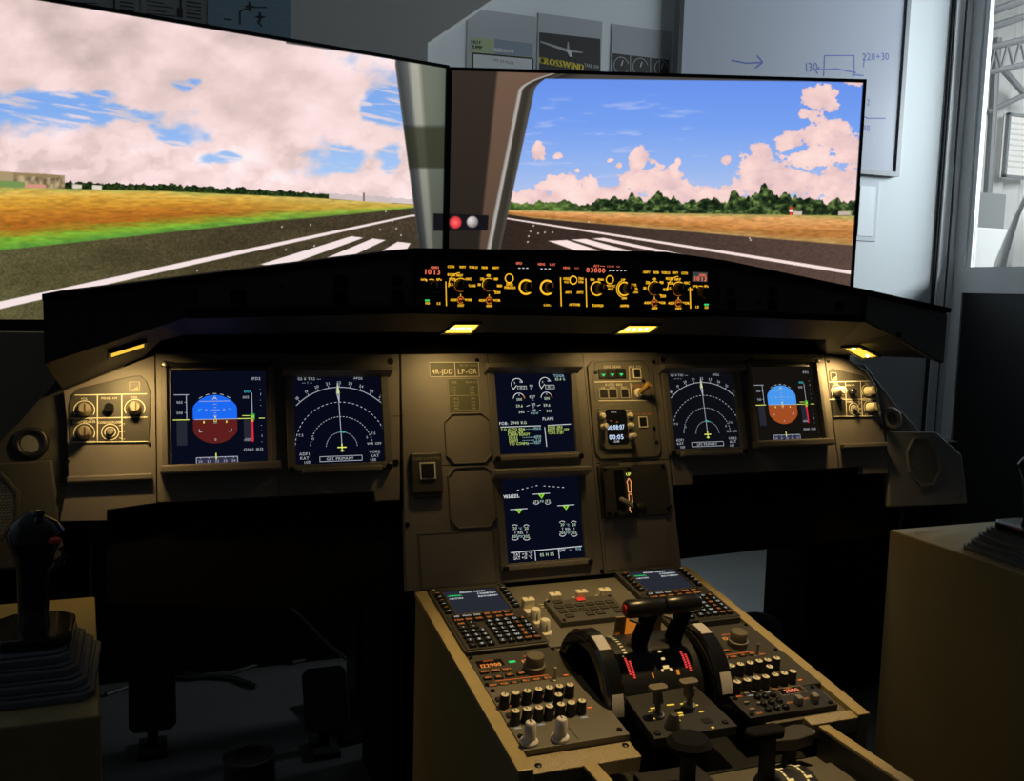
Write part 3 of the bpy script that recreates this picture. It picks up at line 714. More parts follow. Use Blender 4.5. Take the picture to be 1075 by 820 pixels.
# added black plate closing the gap, dark to stand for the shade there
tag(MB().prism([(-.80, 1.0), (.81, 1.0), (.81, 1.13), (.66, 1.16), (.60, 1.176), (-.60, 1.176), (-.66, 1.16), (-.80, 1.13)], .006, .012).build('gap_shade_board', BOARD, M=Matrix(((1,0,0,0),(0,0,-1,0),(0,1,0,0),(0,0,0,1)))), 'added black board standing in for shade behind the instrument panel tops', 'board')

# ------------------------------------------------------------------ flood lamps under the glareshield
def quadframe(p):
    """local frame and outline of a lamp from four points on the underside"""
    c = sum(p, Vector())/4; ex = ((p[1]+p[2])-(p[0]+p[3])).normalized(); ez = ex.cross((p[2]+p[3])-(p[0]+p[1])).normalized()
    if ez.z > 0: ez = -ez
    ey = ez.cross(ex); M = FR(c, ex, ey, ez); inv = M.inverted()
    return M, [((inv@q).x, (inv@q).y) for q in p]
def lamp(name, label, pts, power, leds=4, aim=(0, .20, -1), spread=138, push=(0, .035, -.006), lensk=2.2, size=(.045, .02)):
    M, q = quadframe(pts)
    t = thing(name, label, 'lamp', M, 'glareshield flood lamps')
    out = [(x*1.16, y*1.25) for x, y in q]
    if sum(out[i][0]*out[(i+1) % 4][1]-out[(i+1) % 4][0]*out[i][1] for i in range(4)) < 0: out, q = out[::-1], q[::-1]
    MB().ringprism(out, q, -.003, .003).build('surround', BLACK, t)
    MB().prism(q, -.003, .0006).build('lens', glow(255, 205, 70, lensk), t)
    xs = [p[0] for p in q]; ys = [p[1] for p in q]
    for i in range(leds):
        x = min(xs)+(max(xs)-min(xs))*(.22+.56*i/max(1, leds-1)); y = (sum(ys)/4)
        MB().lathe([(.0036, .0006), (.003, .003), (0, .004)], x, y, 0, 10).build('led', glow(255, 240, 150, 16), t)
    c = M.to_translation()+M.to_3x3()@Vector((0, 0, .010))+Vector(push)
    area('flood_light', c, c+Vector(aim), size[0], size[1], power, (1, .66, .24), spread)
UO, UN = (0, -.25, 1.206), Vector((0, .11, -.038)).cross(Vector((1, 0, 0)))
LP = .165
def under(*p): return [hit(x, y, UO, UN) for x, y in p]
lamp('flood_lamp', 'lit amber lamp under the glareshield left of the centre display', under((465, 349), (494, 349), (503, 339.5), (478, 339.5)), LP)
lamp('flood_lamp', 'lit amber lamp under the glareshield above the landing gear panel', under((646, 349.5), (681, 348.5), (691, 341), (660, 341)), LP)
P0, N0 = Vector((ST[0][0], ST[0][1], ST[0][3])), (Vector(ST[1][4])-Vector((ST[0][0], ST[0][1], ST[0][3]))).cross(Vector((ST[1][0], ST[1][1], ST[1][3]))-Vector((ST[0][0], ST[0][1], ST[0][3])))
def ul(*p): return [hit(x, y, P0+Vector((0, 0, -.003)), N0) for x, y in p]
lamp('flood_lamp', 'narrow amber lamp strip glowing above the left volume control panel', ul((116, 375), (151, 364), (151, 359), (116, 369.5)), .28, 0, (0, .45, -1), 135, (0, .035, -.008), 1.0, (.05, .012))
Q0 = Vector((ST[8][0], ST[8][1], ST[8][3])); N1 = (Vector((ST[9][0], ST[9][1], ST[9][3]))-Q0).cross(Vector(ST[8][4])-Q0)
def ur(*p): return [hit(x, y, Q0+Vector((0, 0, -.003)), N1) for x, y in p]
lamp('flood_lamp', 'square amber lamp with bare bulbs above the right volume control panel', ur((886, 365), (906, 375.5), (922, 373.5), (903, 364)), .30, 2, (-.1, .4, -1), 125, (.01, .045, -.008), 1.4)

# ================================================================== modules in the glareshield face
def mod(name, label, cat, M, px, w2, h2, group=None): return thing(name, label, cat, M, group)
FD = [('flight_display_control_panel', 'backlit display control panel left of the autopilot panel', (437, 527, 272, 324)),
      ('autopilot_panel', 'backlit autopilot panel with four dial rings in the glareshield middle', (529, 673, 267, 325)),
      ('flight_display_control_panel', 'backlit display control panel right of the autopilot panel', (675.5, 751, 274.5, 327.5))]
def module(name, label, rect, cat='panel', group=None):
    (xa, xb, ya, yb) = rect; ym = (ya+yb)/2
    x0, x1 = fcu(xa, ym)[0], fcu(xb, ym)[0]; xm = (xa+xb)/2; z1, z0 = fcu(xm, ya)[1], fcu(xm, yb)[1]
    cx, cz = (x0+x1)/2, (z0+z1)/2
    M = AT(FCU, cx, cz, .003); t = thing(name, label, cat, M, group)
    W_, H_ = (x1-x0)/2, (z1-z0)/2
    MB().box(-W_, W_, -H_, H_, -.003, .005).build('plate', mat('black_backlit_plate', (.012, .012, .014), .5), t, bevel=.001)
    f_ = on(AT(M, 0, 0, .005))
    for sx in (-1, 1):
        for sy in (-1, 1): MB().lathe([(.0028, 0), (.0028, .0008), (.0012, .0012)], sx*(W_-.006), sy*(H_-.006), .005, 8).build('screw', DSCREW, t)
    return t, f_, Draw(.0053)
def knob(t, c, r_, h, m=BLACK, z=.005, skirt=0, name='knob', ptr=None, n=18):
    pr = []
    if skirt: pr += [(r_*skirt, 0), (r_*skirt, h*.18), (r_*1.02, h*.24)]
    else: pr += [(r_, 0)]
    pr += [(r_*.97, h*.85), (r_*.86, h), (0, h)]
    k = MB().lathe(pr, c[0], c[1], z, n).build(name, m, t)
    if ptr: MB().cbox(c[0], c[1]+r_*.45, z+h, z+h+.0006, r_*.16, r_*.8).build('pointer', ptr, k)
    return k
SEG = glow(255, 122, 92, .85)
def efis(name, label, rect, X, sgn):
    t, f, D = module(name, label, rect, group='flight display control panels')
    q = lambda x, y: f(*X(x, y))
    s = f(*X(100, 0))[0]-f(*X(0, 0))[0]; s = abs(s)/100     # metres per zoom unit
    return t, D, q, s
XL = lambda x, y: (430+x/6.324, 260+y/6.324)
XR2 = lambda x, y: (590+x/6.324, 260+y/6.324)
# ---- left display control panel
t, D, q, s = efis(*FD[0], XL, -1)
D.text('QNH', *q(165, 131), 16*s, SEG, bold=3*s); D.text('1013', *q(145, 161), 34*s, SEG, mono=.62, bold=3*s)
D.text('inHg', *q(95, 211), 15*s, AMB, bold=3*s); D.text('hPa', *q(195, 211), 15*s, AMB, bold=3*s); D.arc(*q(145, 245), 34*s, 60, 120, 5*s, AMB, 8)
D.rect(*q(102, 356), *q(132, 345), GRN); D.text('FD', *q(118, 369), 16*s, AMB, bold=3*s); D.text('LS', *q(192, 370), 16*s, AMB, bold=3*s)
D.line(q(240, 225), q(244, 388), 6*s, YEL if False else AMB)
for x, y, tx in ((274, 126, 'CSTR'), (350, 129, 'WPT'), (422, 130, 'VOR.D'), (496, 132, 'NDB'), (568, 134, 'ARPT')): D.text(tx, *q(x, y), 16*s, AMB, xs=.8, bold=4*s)
def selector(D, q, s, x, y, l_, r_, b_):
    c = q(x, y); D.arc(*c, 22*s, 0, 360, 6*s, AMBD, 16); D.disc(*c, 12*s, AMBR, 10); D.line(q(x, y-40), q(x, y-26), 5*s, AMB)
    D.text(l_, *q(x-47, y), 16*s, AMB, bold=3.5*s); D.text(r_, *q(x+50, y), 16*s, AMB, bold=3.5*s); D.text(b_, *q(x, y+37), 16*s, AMB, bold=3.5*s)
def efis_dials(t, D, q, s, cx1, cy1, cx2, cy2):
    """mode dial and range dial"""
    c = q(cx1, cy1); D.arc(*c, 46*s, 0, 150, 6*s, AMB, 18); D.arc(*c, 43*s, 150, 360, 2*s, AMBD, 18)
    D.arc(*q(cx1, cy1), 82*s, 95, 190, 5*s, AMB, 14)
    for dx, dy, tx in ((-62, -70, 'ROSE'), (-55, -40, 'VOR'), (-8, -66, 'NAV'), (52, -42, 'ARC'), (70, 2, 'PLAN'), (-66, -6, 'ILS')): D.text(tx, *q(cx1+dx, cy1+dy), 17*s, AMB, bold=4*s, xs=.85)
    knob(t, c, 40*s, .016, BLACK, ptr=WHITEK)
    c = q(cx2, cy2); D.arc(*c, 45*s, 40, 200, 4.5*s, AMB, 18); D.arc(*c, 42*s, 200, 400, 2*s, AMBD, 18)
    for dx, dy, tx in ((-66, -3, '10'), (-46, -40, '20'), (-4, -63, '40'), (46, -40, '80'), (68, 5, '160'), (56, 50, '320')): D.text(tx, *q(cx2+dx, cy2+dy), 18*s, AMB, bold=4*s)
    D.path([q(cx2+38, cy2+20), q(cx2+34, cy2+38), q(cx2+48, cy2+50)], 5*s, AMB)
    knob(t, c, 40*s, .016, BLACK, ptr=DSCREW)
efis_dials(t, D, q, s, 338, 250, 525, 248)
selector(D, q, s, 338, 347, 'ADF', 'VOR', 'OFF'); selector(D, q, s, 527, 350, 'ADF', 'VOR', 'OFF')
D.build('markings', t); knob(t, q(160, 262), 42*s, .02, BLACK, ptr=WHITEK)
for x, y in ((118, 352), (192, 352)): MB().cbox(*q(x, y), .005, .0052, 40*s, 52*s).build('push_key', MATT, t)
for x, y in ((338, 347), (527, 350)): MB().lathe([(10*s, 0), (7*s, .012), (9*s, .016), (0, .018)], *q(x, y+6), .0055, 10).build('toggle', DSCREW, t)
# ---- autopilot panel
t, f, D = module(*FD[1]); q = lambda x, y: f(*XL(x, y)); q2 = lambda x, y: f(*XR2(x, y))
def Cring(D, c, r_, wd, a0=35, a1=325): D.arc(*c, r_, a0, a1, wd, AMB, 24)
dk = mat('display_window', (.004, .004, .005), .15)
for a, b in ((q(700, 92), q(985, 158)), (q2(5, 100), q2(435, 172))): D.rect(a[0], b[1], b[0], a[1], dk)
D.text('SPD', *q(725, 104), 16*s, SEG, bold=3*s); D.text('HDG', *q(874, 110), 16*s, SEG, bold=3*s); D.text('LAT', *q(948, 112), 15*s, SEG, bold=3*s)
for x in (728, 754, 780): D.line(q(x-7, 136), q(x+7, 136), 5*s, WH)
for x in (876, 902, 928): D.line(q(x-7, 141), q(x+7, 141), 5*s, WH)
D.text('HDG', *q2(28, 134), 15*s, SEG, bold=3*s); D.text('V/S', *q2(98, 136), 14*s, SEG)
D.text('ALT', *q2(228, 121), 15*s, SEG, bold=3*s); D.path([q2(252, 122), q2(285, 124)], 3*s, SEG); D.text('LVL/CH', *q2(322, 124), 13*s, SEG, xs=.8); D.text('V/S', *q2(374, 127), 13*s, SEG)
D.text('03000', *q2(222, 150), 34*s, SEG, mono=.62, bold=3*s)
for i in range(5): D.line(q2(312+i*25, 154), q2(324+i*25, 154), 5*s, WH)
for c in (q(661, 204), ): D.arc(*c, 29*s, 0, 360, 7*s, AMB, 20)
D.text('SPD', *q(661, 244), 18*s, AMB, bold=5*s); D.text('MACH', *q(663, 265), 18*s, AMB, bold=5*s)
for c in (q(772, 262), q(912, 265)): Cring(D, c, 47*s, 13*s)
D.text('LOC', *q(912, 380), 17*s, AMB, bold=5*s)
D.line(q(1001, 198), q(1006, 390), 7*s, AMB); D.line(q2(157, 204), q2(163, 394), 7*s, AMB)
D.arc(*q2(74, 216), 27*s, 0, 360, 8*s, AMB, 20)
for x, tx in ((26, 'HDG'), (124, 'TRK')): D.text(tx, *q2(x, 206), 17*s, AMB, bold=5*s, xs=.8); D.text({'HDG': 'V/S', 'TRK': 'FPA'}[tx], *q2(x, 228), 17*s, AMB, bold=5*s, xs=.8)
D.text('AP1', *q2(40, 297), 18*s, AMB, bold=5*s); D.text('AP2', *q2(117, 297), 18*s, AMB, bold=5*s); D.text('A/THR', *q2(82, 378), 18*s, AMB, bold=5*s)
Cring(D, q2(232, 272), 47*s, 9*s, 60, 330); D.text('100', *q2(198, 212), 16*s, AMB, bold=3.5*s); D.text('1000', *q2(254, 212), 16*s, AMB, bold=3.5*s)
D.text('EXPED', *q2(235, 384), 18*s, AMB, bold=5*s)
D.arc(*q2(316, 213), 28*s, 0, 360, 7*s, AMB, 20); D.text('METRIC', *q2(322, 254), 16*s, AMB, bold=5*s, xs=.8); D.text('ALT', *q2(320, 275), 16*s, AMB, bold=5*s)
Cring(D, q2(412, 274), 46*s, 9*s, 60, 320); D.arc(*q2(412, 274), 60*s, 110, 250, 6*s, AMB, 14)
D.text('UP', *q2(404, 214), 17*s, AMB, bold=3.5*s); D.text('DN', *q2(410, 336), 17*s, AMB, bold=3.5*s); D.text('APPR', *q2(412, 386), 18*s, AMB, bold=5*s)
D.text('V/S', *q2(474, 248), 18*s, AMB, bold=5*s); D.text('FPA', *q2(480, 272), 18*s, AMB, bold=5*s); D.text('PUSH', *q2(480, 296), 16*s, AMB, bold=5*s, xs=.8)
D.build('markings', t)
for c in (q(782, 262), q(922, 265), q2(244, 272), q2(424, 274)): knob(t, c, 36*s, .020, BLACK, ptr=glow(120, 52, 30, .8), n=20)
for c in (q(912, 360), q2(40, 275), q2(117, 275), q2(82, 355), q2(235, 362), q2(412, 364)): MB().cbox(*c, .005, .0085, 62*s, 30*s).build('push_key', MATT, t)
for c in (q(661, 204), q2(74, 216), q2(316, 213)): MB().lathe([(20*s, 0), (20*s, .004), (0, .005)], *c, .005, 14).build('push_key', MATT, t)
# ---- right display control panel
t, D, q, s = efis(*FD[2], XR2, 1)
for x, y, tx in ((560, 163, 'ARPT'), (622, 165, 'NDB'), (687, 167, 'VOR.D'), (750, 168, 'WPT'), (812, 170, 'CSTR')): D.text(tx, *q(x, y), 16*s, AMB, xs=.8, bold=4*s)
efis_dials(t, D, q, s, 774, 276, 612, 272)
selector(D, q, s, 612, 366, 'ADF', 'VOR', 'OFF'); selector(D, q, s, 771, 368, 'ADF', 'VOR', 'OFF')
D.line(q(848, 262), q(852, 404), 7*s, AMB); a, b = q(865, 162), q(962, 228); D.rect(a[0], b[1], b[0], a[1], glow(58, 62, 60, 1))
D.text('QNH', *q(930, 182), 15*s, SEG, bold=3*s); D.text('1013', *q(912, 206), 30*s, SEG, mono=.62, bold=3*s)
D.text('inHg', *q(882, 254), 14*s, AMB, bold=3*s); D.text('hPa', *q(955, 255), 14*s, AMB, bold=3*s); D.arc(*q(918, 285), 30*s, 60, 120, 5*s, AMB, 8)
D.rect(*q(942, 384), *q(972, 373), GRN); D.text('FD', *q(957, 397), 15*s, AMB, bold=3*s); D.text('LS', *q(895, 393), 16*s, AMB, bold=3*s)
D.build('markings', t); knob(t, q(918, 300), 38*s, .024, BLACK, ptr=DSCREW)
for x, y in ((957, 380), (895, 376)): MB().cbox(*q(x, y), .005, .0052, 36*s, 46*s).build('push_key', MATT, t)
for x, y in ((612, 366), (771, 368)): MB().lathe([(10*s, 0), (7*s, .012), (9*s, .016), (0, .018)], *q(x, y+6), .0055, 10).build('toggle', DSCREW, t)
# ================================================================== instrument panels
def screws(t, pts, r_=.0035, m=DSCREW, z=0, name='screw'):
    for x, y in pts: MB().lathe([(r_*1.25, 0), (r_*1.25, .001), (r_, .0022), (r_*.4, .0022), (r_*.3, .0014), (0, .0014)], x, y, z, 10).build(name, m, t)
def seamline(mb, a, b, w_=.0012, z=.0001):
    dx, dy = b[0]-a[0], b[1]-a[1]; l = math.hypot(dx, dy); nx, ny = -dy/l*w_/2, dx/l*w_/2
    mb.add([(a[0]-nx,a[1]-ny,z),(b[0]-nx,b[1]-ny,z),(b[0]+nx,b[1]+ny,z),(a[0]+nx,a[1]+ny,z)], [(0,1,2,3)])
ZP = -.0015                                     # plates sit just behind the screens
PM = AT(MIP, 0, 0, ZP)
lp = thing('instrument_panel', 'grey-brown panel carrying the two left flight screens', 'instrument panel', PM)
MB().prism([(-.6985, -.134), (-.2645, -.134), (-.279, -.410), (-.325, -.410), (-.327, -.392), (-.6985, -.392)], -.018, 0).build('plate', PAINT, lp, bevel=.0015)
screws(lp, [(-.283, -.148), (-.283, -.34)], .005)
for a, b, w_ in (((-.30, -.253), (-.262, -.253), .0012), ((-.497, -.39), (-.4965, -.36), .0012)): mb = MB(); seamline(mb, a, b, w_); mb.build('panel_seam', DSCREW, lp)
rp = thing('instrument_panel', 'grey-brown panel carrying the two right flight screens', 'instrument panel', PM)
MB().prism([(.2935, -.131), (.7175, -.134), (.7175, -.392), (.345, -.392), (.342, -.410), (.2985, -.410)], -.018, 0).build('plate', PAINT, rp, bevel=.0015)
screws(rp, [(.302, -.145), (.312, -.345)], .005)
cp_ = thing('instrument_panel', 'tall brown centre panel with two stacked screens and landing gear controls', 'instrument panel', PM)
MB().prism([(-.2625, -.134), (.2915, -.130), (.2965, -.577), (-.277, -.577)], -.018, 0).build('plate', PAINT, cp_, bevel=.0015)
screws(cp_, [(-.268, -.455), (.280, -.150), (-.110, -.146), (.118, -.57), (.284, -.452)], .0036)
for a, b, w_ in (((-.25, -.349), (-.11, -.349), .0015), ((.118, -.134), (.122, -.577), .0014), ((-.088, -.134), (-.088, -.165), .0014), ((.126, -.358), (.292, -.356), .002)): mb = MB(); seamline(mb, a, b, w_); mb.build('panel_seam', DSCREW, cp_)
# blanked instrument holes: recessed clipped-corner covers
def octo(x0, x1, y0, y1, c): return [(x0+c,y0),(x1-c,y0),(x1,y0+c),(x1,y1-c),(x1-c,y1),(x0+c,y1),(x0,y1-c),(x0,y0+c)]
for x0, x1, y0, y1 in ((-.183, -.096, -.345, -.253), (-.183, -.096, -.467, -.356)):
    o_, i_ = octo(x0-.003, x1+.003, y0-.003, y1+.003, .016), octo(x0, x1, y0, y1, .014)
    MB().ringprism(o_, i_, 0, .0042).build('cover_rim', PAINT2, cp_, bevel=.001)
    MB().prism(i_, 0, .0012).build('blank_cover', PAINT, cp_)
MB().frame(-.249, -.100, -.576, -.474, .0022, 0, .0022).build('cover_rim', PAINT2, cp_)
MB().box(-.2465, -.1025, -.5735, -.4765, 0, .0016).build('blank_cover', PAINT, cp_, bevel=.0006)
MB().box(.128, .272, -.570, -.470, 0, .0016).build('blank_cover', PAINT, cp_, bevel=.0006)
# placards
PLQ = mat('olive_placard', (.095, .10, .062), .5)
t = thing('registration_placard', 'olive placard lettered 4R-JDD LP-GR at the centre panel top', 'placard', AT(PM, -.158, -.1645))
MB().box(-.05, .05, -.0145, .0145, 0, .0015).build('plate', PLQ, t, bevel=.0005)
D = Draw(.0018); D.box(-.0495, -.014, .0495, .014, .001, CRT); D.line((.001, -.0135), (.001, .0135), .0012, CRT)
D.text('4R-JDD', -.0245, -.004, .010, CRT, xs=.85, bold=.0005); D.text('LP-GR', .026, -.004, .0105, CRT, xs=.9, bold=.0005); D.text('SELCAL CODE', .029, .008, .0036, CRTD, bold=.0003)
D.build('lettering', t)
t = thing('speed_placard', 'square olive limits placard below the registration placard', 'placard', AT(PM, -.1425, -.214))
MB().box(-.031, .031, -.0315, .0315, 0, .0015).build('plate', PLQ, t, bevel=.0005)
D = Draw(.0018); D.box(-.0305, -.031, .0305, .031, .001, CRTD); D.line((-.029, -.002), (.029, -.002), .001, CRTD)
for y, a, b in ((.024, 'VFE', 'MAX KT'), (.014, '1', '230'), (.008, '1+F', '215'), (.002, '2', '200')): D.text(a, -.018, y, .0042, CRTD, bold=.0003); D.text(b, .017, y, .0042, CRTD, bold=.0003)
for y, a, b in ((-.008, 'VLE', '280'), (-.015, 'VLO', '250'), (-.021, 'RET', '220'), (-.027, 'MO', '350')): D.text(a, -.016, y, .004, CRTD, bold=.0003); D.text(b, .018, y, .004, CRTD, bold=.0003)
D.build('lettering', t)
# guarded switch box
t = thing('switch_box', 'small black raised box with one square switch, left edge of centre panel', 'switch', AT(PM, -.227, -.363))
MB().box(-.030, .030, -.038, .038, 0, .012).build('housing', PLATE, t, bevel=.003)
MB().box(-.024, .026, -.046, -.038, 0, .010).build('base_lip', BLACK, t, bevel=.002)
MB().frame(-.015, .016, -.012, .020, .003, .012, .0145).build('switch_rim', WHITEK, t, bevel=.0008)
MB().box(-.011, .012, -.009, .017, .012, .017).build('switch_key', BLACK, t, bevel=.001)
D = Draw(.0123)
D.text('A/SKID & N/W STRG', 0, .027, .0048, CRTD, xs=.72); D.build('lettering', t)

# ------------------------------------------------------------------ display units
def bezel(name, label, cx, cy, kind):
    t = thing(name, label, 'display', AT(MIP, cx, cy), 'cockpit display units')
    hw, hh = .0805, .0815
    MB().box(-hw-.003, hw+.003, -hh-.003, hh+.003, -.0013, 0).build('screen', SCRB, t)
    o = .0145
    if kind == 'pfd':
        for a, b in ((-hw-o, -hw-.006), (hw+.006, hw+o)): MB().box(a, b, -hh-.006, hh+.014, -.001, .014).build('side_rail', PAINT2, t, bevel=.001)
        for a, b in ((-hw-.006, -hw), (hw, hw+.006)): MB().box(a, b, -hh, hh+.006, -.001, .003).build('inner_frame', PAINT, t)
        MB().box(-hw-o, hw+o, hh+.006, hh+.012, -.001, .018).build('top_hood', BLACK, t, bevel=.001)
        MB().box(-hw-o-.004, hw+o+.006, -hh-.017, -hh-.002, -.001, .026).build('sill', PAINT, t, bevel=.003)
        for sx in (-1, 1): MB().lathe([(.0055, 0), (.005, .004), (.002, .005)], sx*(hw+.008), hh+.010, .018, 12).build('screw', STEEL if sx*cx > 0 else DSCREW, t)
    else:
        MB().prism([(-hw-o, hh+.004), (-hw-o, -hh-.012), (hw+o, -hh-.012), (hw+o, hh+.004), (hw, hh+.004), (hw, -hh), (-hw, -hh), (-hw, hh+.004)], -.001, .008).build('bezel', PAINT2, t, bevel=.0015)
        mb = MB(); k = .020
        mb.prism([(0, hh-.004), (.030, hh+.004), (.030, hh+.012), (0, hh+.018)], -hw-k, hw+k)
        mb.v = [(z, y, x) for x, y, z in mb.v]; mb.fc = [f[::-1] for f in mb.fc]
        mb.build('top_hood', PAINT, t, bevel=.001)
        if kind == 'nd': MB().box(-hw+.010, hw-.008, -hh-.017, -hh-.007, 0, .020).build('sill', PAINT, t, bevel=.002)
        else: MB().box(-hw-.010, hw+.010, -hh-.013, -hh-.003, 0, .012).build('sill', PAINT, t, bevel=.002)
        for sx in (-1, 1): MB().lathe([(.006, 0), (.006, .004), (.004, .0055), (.0015, .0055)], sx*(hw+.007), -hh-.009, .008, 12).build('screw', DSCREW, t)
    def q(px, py): p = mip(px, py); return (p[0]-cx, p[1]-cy)
    return t, q, Draw(.0003)
WHN = glow(196, 202, 212, .75)
def mkpfd(label, cx, cy, BLU, BRN, Z, backlight):
    t, q, D = bezel('display_unit', label, cx, cy, 'pfd')
    q2 = lambda x, y: q(*Z(x, y))
    D.rect(-.0805, -.0815, .0805, .0815, backlight)
    # content is laid out in the 160 mm square, measured on the left unit
    L = lambda x, y: ((x-.5)*.16, (y-.5)*.163)
    c = L(.455, .475); rx, ry = .0365, .0430
    def cap(a0, a1, n=26):
        p = []
        for i in range(n+1):
            a = R(a0+(a1-a0)*i/n); p.append((c[0]+max(-.0370, min(.0370, .0430*math.cos(a))), c[1]+ry*math.sin(a)))
        return p
    D.poly(cap(0, 180), BLU); D.poly(cap(180, 360), BRN)
    D.line((c[0]-.0345, c[1]), (c[0]+.046, c[1]), .0011, WHN)
    D.arc(c[0], c[1], .0455, 55, 125, .0011, WHN, 9, True); D.line((c[0]-.026, c[1]+.032), (c[0]+.026, c[1]+.032), .0009, WHN)
    for y, w_ in ((.0265, .006), (.021, .004), (.0165, .016), (.011, .004), (.0065, .006), (-.0065, .006)): D.line((c[0]-w_/2, c[1]+y), (c[0]+w_/2, c[1]+y), .0008, WHN)
    D.text('10', c[0]-.015, c[1]+.0165, .0038, WHN); D.text('10', c[0]+.015, c[1]+.0165, .0038, WHN)
    D.path([(c[0]-.004, c[1]+.034), (c[0], c[1]+.041), (c[0]+.004, c[1]+.034)], .0011, WHN); D.path([(c[0]-.002, c[1]+.037), (c[0]+.002, c[1]+.037)], .0009, YEL)
    for sx in (-1, 1):
        D.path([(c[0]+sx*.027, c[1]+.013), (c[0]+sx*.027, c[1]+.018), (c[0]+sx*.022, c[1]+.018)], .0010, CYA)
        D.path([(c[0]+sx*.027, c[1]-.017), (c[0]+sx*.027, c[1]-.022), (c[0]+sx*.022, c[1]-.022)], .0010, WHN)
        D.rect(c[0]+sx*.019-.001, c[1]-.007, c[0]+sx*.019+.001, c[1]-.003, YEL)
    D.box(c[0]-.002, c[1]-.0042, c[0]+.002, c[1]-.0002, .0009, YEL); D.poly([(c[0]-.002, c[1]+.005), (c[0]+.002, c[1]+.005), (c[0], c[1]+.001)], YEL); D.text('0', c[0], c[1]-.036, .0045, WHN)
    # speed tape
    GT = glow(52, 54, 66, .55)
    x0, x1 = L(.055, 0)[0], L(.16, 0)[0]
    D.rect(x0, L(0, .20)[1], x1, c[1], GT); D.line((x1, L(0, .745)[1]), (x1, c[1]), .0011, WHN); D.line((x0-.004, L(0, .745)[1]), (x1+.004, L(0, .745)[1]), .0011, WHN)
    for y, tx in ((.665, '060'), (.55, '040')): D.text(tx, x0+.0055, L(0, y)[1], .0048, WHN, xs=.9); D.line((x1-.003, L(0, y)[1]), (x1, L(0, y)[1]), .001, WHN)
    D.line((x0-.006, c[1]), (x1+.004, c[1]), .0013, YEL)
    # altitude tape
    x0, x1 = L(.755, 0)[0], L(.85, 0)[0]
    D.rect(x0, L(0, .22)[1], x1-.002, c[1], GT); D.line((x1, L(0, .22)[1]), (x1, L(0, .76)[1]), .0011, WHN); D.text('1500', x0+.008, L(0, .775)[1], .0048, CYA)
    D.text('005', x0+.005, L(0, .71)[1], .0048, WHN); D.text('-005', x0+.006, L(0, .245)[1], .0048, WHN)
    D.line((x0-.010, c[1]), (x1, c[1]), .0012, YEL); D.line((x0-.002, c[1]+.005), (x1-.004, c[1]+.005), .001, YEL)
    D.rect(x1-.003, c[1]-.002, x1+.004, c[1]+.008, glow(40, 190, 60, .9)); D.text('10', x1+.0005, c[1]+.003, .0045, YEL); D.rect(x1-.002, L(0, .22)[1], x1+.0012, c[1]-.002, glow(238, 40, 70, .9)); D.rect(x1-.003, c[1]-.006, x1+.002, c[1]-.001, glow(235, 170, 50, .9))
    # vertical speed scale and data lines
    x = L(.945, 0)[0]
    for y in (.80, .74, .68, .62, .56, .40, .34, .28, .22): D.text('1' if y in (.74, .28) else '-', x, L(0, y)[1], .0046, WHN)
    D.line((x-.004, c[1]), (x+.006, c[1]), .0012, YEL)
    D.text('QNH', L(.80, 0)[0], L(0, .135)[1], .005, WHN); D.text('1013', L(.915, 0)[0], L(0, .135)[1], .005, WHN); D.text('1FD2', L(.90, 0)[0], L(0, .915)[1], .0052, WHN)
    # heading strip
    a, b = L(.25, .065), L(.68, -.005); D.rect(a[0], b[1], b[0], a[1], glow(58, 56, 84, .7)); D.path([(a[0], b[1]), (a[0], a[1]), (b[0], a[1]), (b[0], b[1])], .001, WHN)
    for i, tx in enumerate(('20', '21', '22', '23', '24')): x = lerp(a[0], b[0], .1+.2*i); D.text(tx, x, L(0, .022)[1], .0044, WHN); D.line((x, a[1]), (x, a[1]-.0025), .001, WHN)
    D.line((c[0], a[1]-.004), (c[0], a[1]+.007), .0017, YEL)
    D.build('flight_symbols', t)
BK = glow(8, 11, 26, 1)
mkpfd('leftmost flight display with blue and dark maroon attitude ball', -.5948, -.2474, glow(28, 104, 240, 1), glow(92, 30, 28, 1), None, BK)
mkpfd('rightmost flight display with blue and orange-brown attitude ball', .5948, -.2428, glow(70, 150, 236, 1), glow(160, 76, 34, 1), None, glow(20, 17, 14, 1))
